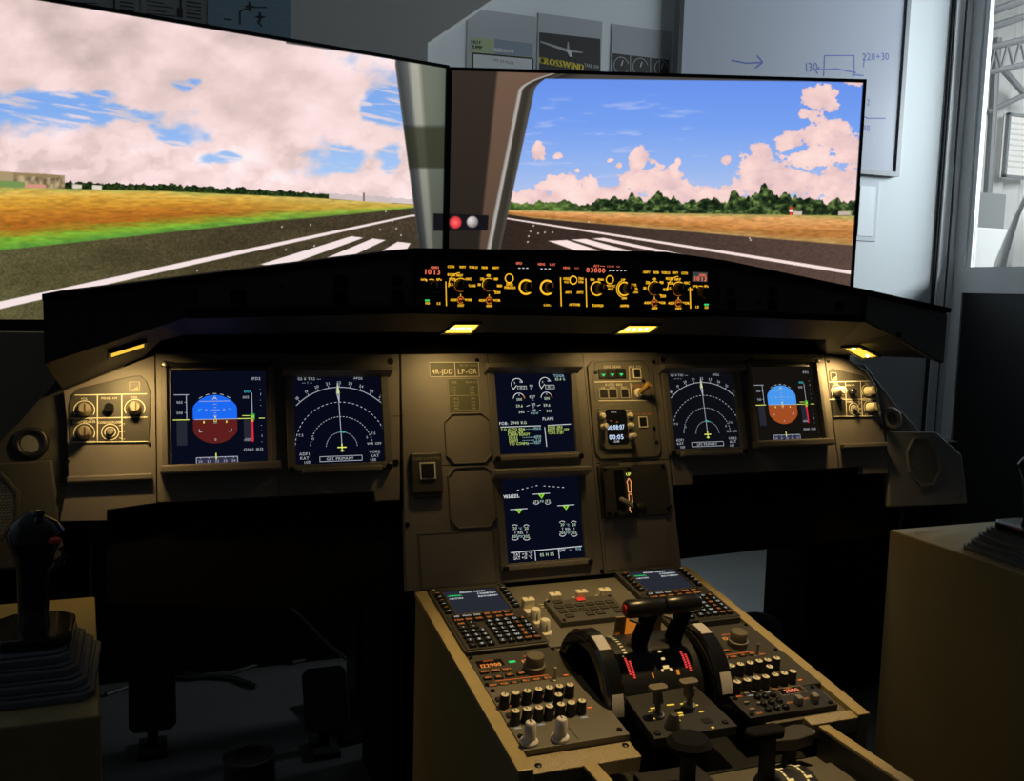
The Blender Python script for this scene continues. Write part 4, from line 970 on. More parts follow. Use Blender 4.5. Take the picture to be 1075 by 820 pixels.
def mknd(label, cx, cy, bk):
    t, q, D = bezel('display_unit', label, cx, cy, 'nd')
    D.rect(-.0805, -.0815, .0805, .0815, bk)
    c = (.004, -.0525); r0 = .112
    D.arc(*c, r0, 45, 135, .0011, WHN, 30)
    for i, tx in enumerate(('18', '19', '20', '21', '22', '23', '24', '25', '26')):
        a = R(130-i*10); ca, sa = math.cos(a), math.sin(a)
        D.text(tx, c[0]+(r0+.0085)*ca, c[1]+(r0+.0085)*sa, .0052, WHN, rot=a-PI/2); D.line((c[0]+r0*ca, c[1]+r0*sa), (c[0]+(r0+.004)*ca, c[1]+(r0+.004)*sa), .001, WHN)
    for r_ in (.084, .057, .0285): D.arc(*c, r_, 5, 175, .0011, WHN, 61, True)
    D.line((c[0], c[1]+.006), (c[0]-.003, c[1]+r0+.006), .0011, WHN); D.path([(c[0]-.003, c[1]+r0+.008), (c[0]-.0055, c[1]+r0-.010), (c[0]-.0015, c[1]+r0-.028), (c[0]-.0005, c[1]+r0-.01), (c[0]-.003, c[1]+r0+.008)], .0014, WHN)
    D.poly([(c[0]-.0045, c[1]+r0-.012), (c[0]-.003, c[1]+r0+.004), (c[0]-.001, c[1]+r0-.012)], YEL)
    D.line((c[0]-.008, c[1]+.0005), (c[0]+.008, c[1]+.0005), .0019, YEL); D.line((c[0], c[1]+.007), (c[0], c[1]-.008), .0019, YEL); D.line((c[0]-.0035, c[1]-.006), (c[0]+.0035, c[1]-.006), .0016, YEL)
    D.poly([(c[0]-.004, c[1]+.029), (c[0], c[1]+.031), (c[0]+.009, c[1]+.0285), (c[0]+.004, c[1]+.0265)], glow(60, 170, 170, .9))
    D.text('GPS PRIMARY', 0, -.0725, .0052, WHN); D.box(-.037, -.077, .04, -.068, .0009, WHN)
    D.text('GS 0 TAS ---', -.050, .0755, .0048, WHN); D.text('--- / --', -.054, .0685, .0042, WHN); D.text('PPOS', .040, .0755, .0045, WHN)
    D.text('7.5', -.069, -.028, .0045, WHN); D.text('7.5', .063, -.028, .0045, WHN); D.text('5', -.047, -.035, .0045, WHN); D.text('5', .051, -.035, .0045, WHN); D.text('WX OFF', .064, -.047, .0045, WHN)
    for sx, a, b in ((-1, 'ADF1', 'KAT'), (1, 'VOR2', 'KAT')): D.text(a, sx*.064, -.062, .0052, WHN); D.text(b, sx*.064, -.0695, .0052, WHN); D.text('1.00', sx*.060, -.077, .0048, WHN)
    D.build('map_symbols', t)
mknd('left map display with white range arcs and yellow aeroplane symbol', -.3861, -.2565, glow(7, 9, 24, 1))
mknd('right map display with white range arcs beside the gear panel', .3861, -.2550, glow(13, 14, 20, 1))
PAL = glow(205, 222, 198, .9); PALC = glow(170, 214, 220, .85); YG = glow(205, 228, 120, .95)
# upper centre display
t, q, D = bezel('display_unit', 'upper centre engine display with round gauges and green memo lines', .0016, -.2521, 'ecam')
D.rect(-.0805, -.0815, .0805, .0815, glow(8, 11, 26, 1))
Z = lambda x, y: q(500+x/6.56, 365+y/6.56); s = .00029
for cx, cy in ((282, 255), (474, 248)):
    c = Z(cx, cy); D.arc(*c, .0125, 20, 225, .0012, WH, 18); D.line((c[0]-.001, c[1]-.001), (c[0]-.0095, c[1]-.0105), .0013, PAL); D.text('5', *Z(cx-18, cy-12), .004, WH); D.text('10', *Z(cx+22, cy-20), .004, WH); D.box(*Z(cx+4, cy+36), *Z(cx+62, cy+10), .0007, WH); D.text('19.5', *Z(cx+34, cy+23), .0050, PAL)
for cx, cy in ((294, 355), (484, 348)):
    c = Z(cx, cy); D.arc(*c, .0120, 5, 175, .0012, WH, 14); D.arc(*c, .0120, 5, 40, .0018, AMBD, 4); D.text('500', *Z(cx+2, cy+2), .0052, PAL); D.line(Z(cx, cy-34), Z(cx, cy-22), .001, WH)
for x, y, a, b in ((378, 270, 'N1', '%'), (386, 345, 'EGT', '\u00b0C'), (393, 397, 'N2', '%'), (400, 440, 'FF', 'KG/H')): D.text(a, *Z(x, y-7), .0046, WH); D.text(b, *Z(x, y+12), .0042, PALC)
for x0, x1, y in ((345, 368, 400), (418, 440, 398), (350, 372, 438), (424, 444, 434)): D.line(Z(x0, y+4), Z(x1, y-4), .0009, WH)
D.text('59.6', *Z(297, 402), .0055, PAL); D.text('59.6', *Z(486, 396), .0055, PAL); D.text('340', *Z(310, 443), .0055, PAL); D.text('340', *Z(502, 436), .0055, PAL)
D.text('TOGA', *Z(568, 194), .0055, PALC); D.text('82.4 %', *Z(577, 217), .0055, PAL, xs=.9); D.text('FLAPS', *Z(494, 490), .0058, WH)
D.text('FOB:', *Z(188, 522), .0058, WH); D.text('2940 KG', *Z(290, 517), .0058, PAL)
D.line(Z(165, 548), Z(445, 538), .0012, WH); D.line(Z(490, 536), Z(650, 527), .0012, WH); D.line(Z(470, 548), Z(484, 682), .0012, WH)
for x, y, tx, r_ in ((168, 566, 'T.O AUTO BRK', 'MAX'), (214, 584, 'SIGNS ON', ''), (216, 602, 'CABIN READY', ''), (222, 624, 'SPLRS', 'ARM'), (224, 644, 'FLAPS', 'T.O'), (226, 664, 'T.O CONFIG', 'TEST')):
    D.text(tx, *Z(x, y-1), .0054, YG, 'l', xs=.85)
    if r_:
        D.text(r_, *Z(446, y-11), .0054, PALC, 'r', xs=.85)
        for i in range(8): D.line(Z(318+i*11+(0 if r_ != 'TEST' else 14), y-4-i*.35), Z(323+i*11+(0 if r_ != 'TEST' else 14), y-4.3-i*.35), .001, PALC)
for y, tx in ((549, 'PARK BRK'), (568, 'PRED W/S OFF'), (588, 'TCAS STBY')): D.text(tx, *Z(492, y), .0054, YG, 'l', xs=.8)
D.build('engine_symbols', t)
# lower centre display
t, q, D = bezel('display_unit', 'lower centre wheel page display with green gear symbols', .0016, -.4593, 'ecam')
D.rect(-.0805, -.0815, .0805, .0815, glow(7, 10, 24, 1))
Z = lambda x, y: q(510+x/5.12, 480+y/5.12)
D.text('WHEEL', *Z(138, 210), .0066, WH, bold=.0004); D.line(Z(110, 219), Z(166, 216), .0008, WH)
for i in range(5): D.line(Z(168+i*25, 178-i*6), Z(178+i*25, 176-i*6), .001, WH); D.line(Z(310+i*25, 154+i*2), Z(320+i*25, 155+i*2), .001, WH)
def gearsym(x, y):
    D.line(Z(x-46, y-6), Z(x+46, y-12), .0011, WH); D.poly([Z(x-19, y-7), Z(x+19, y-9), Z(x+2, y+17)], glow(150, 215, 60, .9)); D.poly([Z(x-5, y-4), Z(x+5, y-4), Z(x, y+9)], glow(30, 90, 20, 1))
gearsym(298, 206); gearsym(177, 288); gearsym(430, 267)
for x in (270, 332): D.text('173', *Z(x, 240-(x-270)*.06), .0056, PAL); D.arc(*Z(x, 232), .0075, 215, 325, .0009, WH, 6)
D.text('PSI', *Z(301, 237), .0042, PALC)
for cx, cy, sc in ((186, 400, 1), (441, 380, 1)):
    for dx in (-30, 32):
        D.arc(*Z(cx+dx, cy-16), .0075, 40, 140, .001, WH, 6); D.text('20', *Z(cx+dx, cy-18), .0056, PAL); D.text('1', *Z(cx+dx, cy+4), .0050, WH); D.text('205', *Z(cx+dx, cy+26), .0056, PAL); D.arc(*Z(cx+dx, cy+22), .0085, 215, 325, .001, WH, 6)
    D.text('\u00b0C', *Z(cx, cy-16), .0045, PALC); D.text('REL', *Z(cx, cy+5), .0045, WH); D.text('PSI', *Z(cx, cy+26), .0045, PALC)
D.line(Z(134, 514), Z(516, 478), .0013, WH); D.line(Z(263, 502), Z(268, 556), .0012, WH); D.line(Z(389, 490), Z(395, 545), .0012, WH)
D.text('TAT +15 \u00b0C', *Z(200, 521), .0058, WH, xs=.85); D.text('SAT +15 \u00b0C', *Z(200, 540), .0058, WH, xs=.85); D.text('05 H 05', *Z(329, 523), .0062, PAL, xs=.9); D.text('GW', *Z(409, 500), .0055, WH); D.text('--', *Z(455, 495), .0055, PALC); D.text('KG', *Z(497, 491), .0055, PALC)
D.build('wheel_symbols', t)

# ------------------------------------------------------------------ landing gear panel and clock
GP = lambda x, y: (600+x/6.83, 370+y/6.83)
def plate_at(name, label, cat, poly, m, th=.004, bev=.001, z=0):
    xs = [p[0] for p in poly]; ys = [p[1] for p in poly]; cx, cy = (min(xs)+max(xs))/2, (min(ys)+max(ys))/2
    t = thing(name, label, cat, AT(PM, cx, cy, z))
    MB().prism([(p[0]-cx, p[1]-cy) for p in poly], 0, th).build('plate', m, t, bevel=bev)
    return t, (lambda px, py: (mip(px, py)[0]-cx, mip(px, py)[1]-cy)), Draw(th+.0003)
t, q_, D = plate_at('landing_gear_panel', 'grey panel with three green gear lights and auto brake keys', 'panel', [(.137, -.147), (.262, -.147), (.274, -.160), (.275, -.338), (.266, -.350), (.136, -.350), (.125, -.338), (.124, -.160)], PLATE2)
q = lambda x, y: q_(*GP(x, y)); s = .00028
D.path([q(160, 214), q(505, 206)], .0016, CRT); D.path([q(190, 348), q(545, 346)], .0016, CRT); D.line(q(407, 100), q(413, 200), .0016, CRT); D.line(q(418, 222), q(430, 340), .0016, CRT)
D.path([q(165, 350), q(150, 200), q(165, 72), q(500, 62), q(545, 110), q(600, 690)], .0008, DSCREW)
D.text('LDG GEAR', *q(288, 104), .0052, CRT); D.text('BRK FAN', *q(455, 104), .0052, CRT, xs=.8); D.text('AUTO BRK', *q(300, 233), .0052, CRT)
D.text('LO', *q(222, 254), .0042, CRT); D.text('MED', *q(288, 253), .0042, CRT); D.text('MAX', *q(372, 252), .0042, CRT); D.text('A/SKID', *q(475, 240), .0062, mat('printed_orange', (.55, .25, .06), .6), bold=.0004)
D.text('TERR ON ND', *q(503, 443), .0052, mat('printed_orange', (.55, .25, .06), .6), xs=.85, bold=.0004)
D.build('lettering', t)
def keyframe(t, c, w_, h_, fm, name='push_key', lit=None):
    MB().frame(c[0]-w_/2-.002, c[0]+w_/2+.002, c[1]-h_/2-.002, c[1]+h_/2+.002, .002, .004, .0062).build('key_rim', fm, t)
    k = MB().box(c[0]-w_/2, c[0]+w_/2, c[1]-h_/2, c[1]+h_/2, .004, .0055).build(name, BLACK, t)
    if lit:
        Q = Draw(.0058); Q.poly([(c[0]-.005, c[1]), (c[0]+.005, c[1]), (c[0], c[1]-.006)], lit); Q.build('light', k)
for x, y in ((222, 158), (286, 156), (350, 154)): keyframe(t, q(x, y), 60*s, 58*s, DSCREW, lit=GRN)
keyframe(t, q(464, 152), 52*s, 62*s, CRT); keyframe(t, q(507, 500), 58*s, 66*s, CRT)
keyframe(t, q(225, 298), 62*s, 62*s, CRTD); keyframe(t, q(290, 297), 62*s, 62*s, CRTD); keyframe(t, q(377, 296), 56*s, 60*s, CRTD)
GOLDK = mat('amber_knob', (.50, .30, .06), .35)
k = MB(); c = q(478, 292); k.lathe([(.0105, .004), (.010, .007), (.006, .009), (.006, .013), (0, .013)], *c, 0, 16).build('selector_base', CREAM, t)
MB().tube([(c[0], c[1], .012), (c[0]+.004, c[1]+.006, .024), (c[0]+.010, c[1]+.013, .034)], [.005, .005, .0075], 10).build('selector_lever', GOLDK, t)
screws(t, [q(170, 145), q(606, 645), q(510, 205), q(585, 545)], .003, z=.004)
tc = thing('clock', 'digital clock reading 00:05 with cream knobs round its window', 'clock', AT(PM, .1765, -.2865, .004))
def qc(x, y): p = mip(*GP(x, y)); return (p[0]-.1765, p[1]+.2865)
MB().prism(octo(-.0385, .0395, -.045, .047, .010), 0, .006).build('case', PLATE2, tc, bevel=.001)
MB().prism(octo(-.0245, .0225, -.036, .036, .004), .006, .0066).build('window', SCRB, tc)
DB = glow(205, 225, 255, 1)
D = Draw(.0069); D.text('06:08:07', *qc(303, 540), .0098, DB, xs=.72, bold=.0006); D.text('00:05', *qc(307, 611), .0098, DB, xs=.95, bold=.0006); D.text('UTC', *qc(290, 432), .0042, WH); D.text('CHR', *qc(310, 643), .0042, WH)
D.line(qc(262, 494), qc(278, 496), .001, AMBD); D.line(qc(305, 506), qc(318, 502), .001, AMBD); D.text('RST', *qc(190, 432), .0042, CRT); D.text('CHR', *qc(394, 424), .0042, CRT); D.build('digits', tc)
for x, y, h in ((207, 462, .012), (213, 538, .022), (404, 458, .012), (405, 530, .016), (415, 608, .022)):
    c = qc(x, y); MB().lathe([(.0062, .006), (.0062, .009), (.005, .010), (.0055, h), (.004, h+.002), (0, h+.002)], c[0], c[1], 0, 12).build('knob', CREAM, tc)
# landing gear lever plate
tg = thing('gear_lever_panel', 'dark plate with slotted landing gear lever and lit arrow', 'lever panel', AT(PM, .2035, -.414))
def qg(x, y): p = mip(510+x/5.12, 480+y/5.12); return (p[0]-.2035, p[1]+.414)
MB().prism([(-.077, .050), (-.066, .058), (-.035, .058), (-.026, .050), (.077, .050), (.079, -.054), (-.076, -.054)], 0, .005).build('plate', PLATE, tg, bevel=.001)
MB().box(-.071, -.004, -.052, .048, .005, .016).build('lever_housing', PLATE, tg, bevel=.003)
MB().box(-.048, -.027, -.038, .040, .016, .0168).build('slot', SCRB, tg)
a, b = (-.036, -.020), (-.016, -.046)
MB().tube([(-.038, -.018, .014), (-.030, -.028, .034), (-.020, -.040, .050)], [.005, .005, .006], 10).build('lever_arm', GREYK, tg)
lw = MB(); lw.M = Matrix.Translation((-.018, -.043, .052)); lw.lathe([(.005, -.010), (.015, -.009), (.016, 0), (.015, .009), (.005, .010)], axis='x', n=20).build('lever_wheel', BLACK, tg)
D = Draw(.0172); OR = glow(255, 170, 110, 1)
x = -.0165
D.path([(x, .022), (x-.005, .014), (x-.0035, .012), (x-.0035, -.006), (x+.0035, -.006), (x+.0035, .012), (x+.005, .014), (x, .022)], .0016, OR); D.path([(x, -.047), (x-.005, -.039), (x-.0035, -.037), (x-.0035, -.010), (x+.0035, -.010), (x+.0035, -.037), (x+.005, -.039), (x, -.047)], .0016, OR)
D.text('UP', x, .030, .006, YEL, bold=.0005); D.text('DN', x-.018, -.047, .005, CRTD); D.build('arrow', tg)
screws(tg, [(.070, .044), (.073, -.042)], .0034, z=.005); screws(tg, [(-.066, .042), (-.014, .041), (-.066, -.046), (-.05, -.048)], .0034, z=.016)

# ------------------------------------------------------------------ outer panels with volume controls
ol = thing('side_instrument_panel', 'tapered dark panel left of the leftmost flight display', 'panel', PM)
pl_ = [mip(*p) for p in ((67, 410), (162, 373), (165, 372.5), (168, 529), (112, 535), (112, 546), (63, 547), (72, 500), (70, 440))]
pl_[2] = (-.7005, -.134); pl_[3] = (-.7005, -.392)
MB().prism(pl_, -.018, 0).build('plate', PAINT, ol, bevel=.0015)
MB().box(-.838, -.706, -.353, -.343, 0, .014).build('sill', PAINT, ol, bevel=.002)
screws(ol, [(-.838, -.316)], .003)
orr = thing('side_instrument_panel', 'tapered grey panel right of the rightmost flight display', 'panel', PM)
pr_ = [mip(*p) for p in ((860.5, 371), (890, 377), (909, 388), (920, 404), (926, 436), (931, 470), (933, 497), (907, 498), (906, 489), (872, 490))]
pr_[0] = (.7195, -.134); pr_[-1] = (.7195, -.392)
MB().prism(pr_, -.018, 0).build('plate', PAINT, orr, bevel=.0015)
MB().box(.728, .850, -.349, -.339, 0, .014).build('sill', PAINT, orr, bevel=.002)
screws(orr, [(.848, -.30), (.726, -.15)], .003)
def vol(name, label, Z, poly, white, hl, vl, knobs, blk, rng, sign, parent_m):
    P = [mip(*Z(*p)) for p in poly]; cx = sum(p[0] for p in P)/len(P); cy = sum(p[1] for p in P)/len(P)
    t = thing(name, label, 'control panel', AT(PM, cx, cy), 'volume control panels')
    q = lambda x, y: (mip(*Z(x, y))[0]-cx, mip(*Z(x, y))[1]-cy)
    MB().prism([(p[0]-cx, p[1]-cy) for p in P], 0, .003).build('plate', PLATE, t, bevel=.001)
    D = Draw(.0033)
    for a, b in hl+vl: D.line(q(*a), q(*b), .0016, CRT)
    kr = .0115
    for c in knobs:
        cc = q(*c); D.arc(*cc, kr+.0045, -30, 210, .0013, CRT, 18); D.text('OFF', cc[0]-.012, cc[1]-.0155, .0035, CRT); D.text('BRT', cc[0]+.012, cc[1]-.0155, .0035, CRT); D.text('VOL', cc[0], cc[1]+.0195, .0035, CRT)
    cc = q(*rng); D.arc(*cc, .0135, 0, 360, .0014, CRT, 22); D.arc(*cc, .0085, 0, 360, .0014, CRT, 18)
    for dy in (.010, 0, -.010): D.line((cc[0]+.014, cc[1]+dy), (cc[0]+.019, cc[1]+dy*1.2), .001, CRT); D.text('FT', cc[0]+.021, cc[1]+dy*1.3, .003, CRT)
    D.text('CONSOLE/FLOOR', cc[0], cc[1]+.0165, .0042, CRT, xs=.7, bold=.0003); b_ = q(*blk); D.text('PFD/ND XFR', b_[0], b_[1]+.0175, .0036, CRT, xs=.8)
    k0 = q(*knobs[-1]); D.text('LOUD SPEAKER', k0[0], k0[1]+.0185, .0042, CRT, xs=.75, bold=.0003)
    a = q(*sign); D.box(a[0]-.008, a[1]-.008, a[0]+.008, a[1]+.008, .0012, CRTD); D.poly([(a[0]-.006, a[1]-.006), (a[0]+.006, a[1]-.006), (a[0]+.006, a[1])], CRTD)
    D.build('lettering', t)
    MB().box(a[0]-.0085, a[0]+.0085, a[1]-.009, a[1]+.009, .003, .0034).build('sign', BLACK, t)
    for c in knobs:
        x, y = q(*c); k = MB(); k.lathe([(kr, .003), (kr, .007), (kr*.86, .009), (kr*.8, .024), (kr*.66, .0265), (0, .0265)], x, y, 0, 20).build('knob', white, t)
        MB().cbox(x+.002, y, .0265, .0275, .0022, kr*1.2).build('pointer', PLATE, t.children[-1] if False else [o for o in t.children if o.name.startswith('knob')][-1])
    MB().lathe([(.008, .003), (.008, .014), (.006, .016), (0, .016)], *b_, 0, 16).build('push_button', BLACKG, t)
    MB().lathe([(.0065, .003), (.005, .013), (0, .014)], *cc, 0, 14).build('selector', GREYK, t)
    screws(t, [q(*p) for p in poly[0:2]], .002, STEEL, .003)
ZL = lambda x, y: (65+x/4.574, 370+y/4.574)
vol('volume_control_panel', 'left panel of rotary volume knobs in a white-lined grid', ZL, [(40, 436), (418, 432), (428, 200), (405, 135), (378, 112), (340, 114), (80, 172), (48, 200), (34, 250)],
    GREYK if False else mat('worn_metal_knob', (.42, .36, .26), .35, metal=.3), [((62, 206), (408, 200)), ((44, 318), (410, 311)), ((45, 431), (418, 428))], [((171, 206), (171, 427)), ((287, 203), (289, 425))], [(350, 270), (108, 278), (108, 387)], (228, 270), (232, 383), (348, 165), None)
ZR = lambda x, y: (780+x/4.1, 280+y/4.1)
vol('volume_control_panel', 'right panel of cream volume knobs under the square amber lamp', ZR, [(388, 648), (578, 644), (572, 540), (520, 470), (382, 438), (370, 450)],
    CREAM, [((368, 496), (560, 492)), ((370, 572), (572, 570)), ((385, 645), (580, 643))], [((438, 496), (444, 645)), ((503, 494), (512, 643))], [(404, 540), (534, 538), (543, 608)], (463, 543), (475, 612), (388, 473), None)

# ------------------------------------------------------------------ side panels with loudspeaker grilles
def speaker_panel(name, label, mx, group):
    X = lambda p: (p[0] if mx > 0 else .005-p[0], p[1])
    t = thing(name, label, 'speaker panel', AT(MIP, 0, 0, -.026), group)
    GP_ = GREYP if mx > 0 else mat('shaded_side_paint', (.06, .058, .052), .55)  # left copy of the grey, darkened to stand for shade
    br = [X(mip(*p)) for p in ((880, 378), (915, 381), (945, 420), (974, 453), (972, 464), (928, 472), (905, 440))]
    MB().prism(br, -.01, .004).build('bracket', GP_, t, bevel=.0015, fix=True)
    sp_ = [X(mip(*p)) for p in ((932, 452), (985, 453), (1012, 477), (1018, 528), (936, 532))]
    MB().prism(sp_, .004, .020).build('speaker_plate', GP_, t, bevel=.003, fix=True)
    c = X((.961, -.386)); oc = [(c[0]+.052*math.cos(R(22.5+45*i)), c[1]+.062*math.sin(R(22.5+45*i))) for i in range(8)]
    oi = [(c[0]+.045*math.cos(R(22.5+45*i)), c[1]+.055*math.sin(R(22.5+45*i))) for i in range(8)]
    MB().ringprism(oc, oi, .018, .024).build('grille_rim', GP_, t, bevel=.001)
    mb = MB()
    for i in range(-9, 10):
        for j in range(-11, 12):
            x, y = i*.0048+(.0024 if j % 2 else 0), j*.0048
            if abs(x) < .043 and abs(y) < .05 and abs(x)+abs(y) < .066: mb.lathe([(.0023, .0204), (.0018, .0222), (0, .0226)], c[0]+x, c[1]+y, 0, 5, smooth=False)
    mb.prism(oi, .018, .0206); mb.build('speaker_mesh', mat('dark_grille', (.16, .165, .175), .5), t)
    s_ = X((.958, -.447)); MB().cbox(s_[0], s_[1], .020, .023, .036, .006).build('label_slot', PAINT2, t, bevel=.001)
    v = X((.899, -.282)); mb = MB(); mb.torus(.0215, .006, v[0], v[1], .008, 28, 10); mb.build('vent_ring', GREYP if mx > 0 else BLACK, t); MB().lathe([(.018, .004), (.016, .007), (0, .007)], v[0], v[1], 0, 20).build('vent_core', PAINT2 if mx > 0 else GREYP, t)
speaker_panel('speaker_panel', 'grey side panel with octagonal speaker grille right of the instrument panel', 1, 'speaker side panels')
speaker_panel('speaker_panel', 'shade-darkened side panel with vent ring behind the left stick', -1, 'speaker side panels')
# ================================================================== centre pedestal
def PW(y, h): return (-.18+y*math.cos(TP)-h*math.sin(TP), .692+y*math.sin(TP)+h*math.cos(TP))
pd = thing('pedestal', 'cream wooden centre pedestal box with golden top rails', 'pedestal', Matrix.Identity(4))
def sideplate(x0, x1, name, m):
    a, b = PW(.006, -.001), PW(-.529, -.001)
    mb = MB(); mb.prism([(a[0], a[1]), (b[0], b[1]), (b[0], FLOOR), (a[0], FLOOR)], x0, x1)
    mb.v = [(z, x, y) for x, y, z in mb.v]; return mb.build(name, m, pd, fix=True)
sideplate(-.262, -.244, 'side_board', CREAMW); sideplate(.286, .304, 'side_board', CREAMW)
def pbox(name, m, par, x0, x1, y0, y1, h0, h1, bevel=.001):
    mb = MB(); mb.M = PED; mb.box(x0, x1, y0, y1, h0, h1); return mb.build(name, m, par, bevel=bevel)
pbox('rail', RAIL, pd, -.265, -.243, -.531, .004, -.001, .008); pbox('rail', RAIL, pd, .285, .306, -.529, .012, -.001, .008)
pbox('deck', PLATE2, pd, -.2435, -.0905, -.494, .002, -.012, -.0005); pbox('deck', PLATE2, pd, .1385, .2855, -.507, .002, -.012, -.0005); pbox('deck', PLATE2, pd, -.0903, .1383, -.2375, .002, -.012, -.0005)
pbox('front_strip', SPECK, pd, -.243, -.083, -.531, -.494, -.022, 0, .0015)
pbox('front_strip', SPECK, pd, .200, .2855, -.529, -.508, -.022, .004, .0015)
pbox('lower_tray', BLACK, pd, -.2435, .2855, -.529, -.40, -.10, -.05)
screws(pd, [], .003)
for x, y in ((-.230, -.516), (-.094, -.503)):
    mb = MB(); mb.M = AT(PED, x, y, 0); mb.lathe([(.005, 0), (.005, .001), (.003, .002)], n=10).build('screw', DSCREW, pd)
# the lower extension nearer the viewer
ZX = PW(-.53, 0)[1]
def hz(px, py, z=None): q = hit(px, py, (0, 0, ZX if z is None else z), (0, 0, 1)); return q
e1, e2, e3, e4 = hz(611, 800), hz(637, 820), hz(856, 762), hz(952, 819)
ext = thing('pedestal_extension', 'low pedestal extension with wood-edged tray nearest the camera', 'pedestal', Matrix.Identity(4))
xl, xr = (e1.x+e2.x)/2, (e3.x+e4.x)/2
yb = -1.02; yt = PW(-.5325, 0)[0]
MB().box(xl-.008, xl+.010, yb, yt, FLOOR, ZX-.002).build('side_board', PLATE, ext); MB().box(xr-.006, xr+.010, yb, yt, FLOOR, ZX-.002).build('side_board', PLATE, ext)
MB().box(xl-.009, xl+.011, yb, yt-.001, ZX-.002, ZX+.003).build('rail', RAIL, ext, bevel=.001); MB().box(xr-.007, xr+.011, yb, yt-.001, ZX-.002, ZX+.003).build('rail', RAIL, ext, bevel=.001)
MB().box(xl+.0105, xr-.0065, yb, yt, ZX-.06, ZX-.045).build('deck', PLATE2, ext)

# ------------------------------------------------------------------ keypad display units
mcd_key = MB().box(-.0056, .0056, -.0046, .0046, 0, .0045).mesh('key', BLACK)
mcd_wide = MB().box(-.0078, .0078, -.0054, .0054, 0, .0035).mesh('function_key', BLACK)
mcd_side = MB().box(-.0052, .0052, -.0036, .0036, 0, .004).mesh('line_select_key', DSCREW)
def put(me, name, par, x, y, z, m=None):
    o = bpy.data.objects.new(name, me); COL.objects.link(o); o.parent = par; o.location = (x, y, z); return o
OG = glow(232, 132, 62, .75); WHD = glow(206, 206, 196, .75); GRD = glow(38, 41, 50, 1)
def mcdu(label, x0, y0, side):
    W_, H_ = .147, .231
    t = thing('keypad_display_unit', label, 'keypad', AT(PED, x0, y0, 0), 'keypad display units')
    V = lambda u, v: (u, -v)
    MB().prism([(0, -H_+.006), (.005, -H_), (W_-.005, -H_), (W_, -H_+.006), (W_, -.008), (W_-.006, 0), (.006, 0), (0, -.008)], 0, .013).build('housing', PLATE, t, bevel=.0015)
    MB().box(.004, W_-.004, -H_+.004, -.112, .013, .0145).build('key_plate', mat('key_plate_grey', (.036, .035, .033), .5), t, bevel=.0005)
    MB().frame(.020, W_-.020, -.110, -.014, .004, .013, .0155).build('screen_bezel', PLATE, t, bevel=.0008)
    MB().box(.0235, W_-.0235, -.1065, -.0175, .013, .0136).build('screen', GRD, t)
    D = Draw(.0138); D.text('MCDU MENU', W_/2+.004, -.026, .0056, WH, xs=.95, bold=.0006)
    for i, tx in enumerate(('<FMGC', '<ATSU')): D.text(tx, .027, -.036-.011*i, .0056, GRN if i == 0 else WH, 'l', bold=.0006)
    for i, tx in enumerate(('CONFIG>', 'RETURN>')): D.text(tx, W_-.027, -.036-.011*i, .0056, WH, 'r', bold=.0006)
    D.build('screen_text', t)
    D = Draw(.0192)
    for sx in (.011, W_-.011):
        for i in range(6):
            y = -.030-.0135*i; put(mcd_side, 'line_select_key', t, sx, y, .013); D.line((sx-.003, y), (sx+.003, y), .0011, (AMBD if i % 2 == 0 else WHD) if sx < .05 else WHD)
    fk = [['DIR', 'PROG', 'PERF', 'INIT', 'DATA', ''], ['F-PLN', 'RAD', 'FUEL', 'SEC', 'ATC', 'MENU']]
    D2 = Draw(.0184)
    for r_ in range(2):
        for i in range(6):
            x, y = .019+.0182*i, -.1205-.0125*r_
            put(mcd_wide, 'function_key', t, x, y, .0145); D2.text(fk[r_][i] or 'BRT', x, y, .0046, OG if (r_ or i > 2) else WHD, xs=.8, bold=.0005)
    for i, (x, y, tx) in enumerate(((.019, -.146, 'AIR'), (.019, -.158, '<'), (.037, -.146, '^'), (.037, -.158, '>'))): put(mcd_wide, 'function_key', t, x, y, .0145); D2.text(tx, x, y, .0046, OG if i in (0, ) else WHD, bold=.0005)
    for i, ch in enumerate('123456789.0/'):
        x, y = .0165+.0155*(i % 3), -.1745-.0145*(i//3); put(mcd_key, 'key', t, x, y, .0145); D.text(ch, x, y, .0062, WHD, bold=.0005)
    for i, ch in enumerate('ABCDEFGHIJKLMNOPQRSTUVWXYZ'):
        x, y = .0685+.0152*(i % 5), -.1475-.0135*(i//5); put(mcd_key, 'key', t, x, y, .0145); D.text(ch, x, y, .0060, OG if ch in 'EINSX' else WHD, bold=.0005)
    for i, ch in enumerate(('/', 'SP', 'OV', 'CL')):
        x, y = .0837+.0152*i, -.1475-.0135*5; put(mcd_key, 'key', t, x, y, .0145); D.text(ch, x, y, .0055, OG if i > 1 else WHD, bold=.0004)
    D.build('key_lettering', t); D2.build('function_lettering', t)
    for sx in (.010, W_-.010): MB().lathe([(.0045, .013), (.004, .0155), (.002, .016)], sx, -.008, 0, 10).build('screw', STEEL, t)
mcdu('left keypad unit with lit amber keys and grey menu screen', -.2435, -.001, -1)
mcdu('right keypad unit with menu screen, partly behind the thrust levers', .1370, .012, 1)

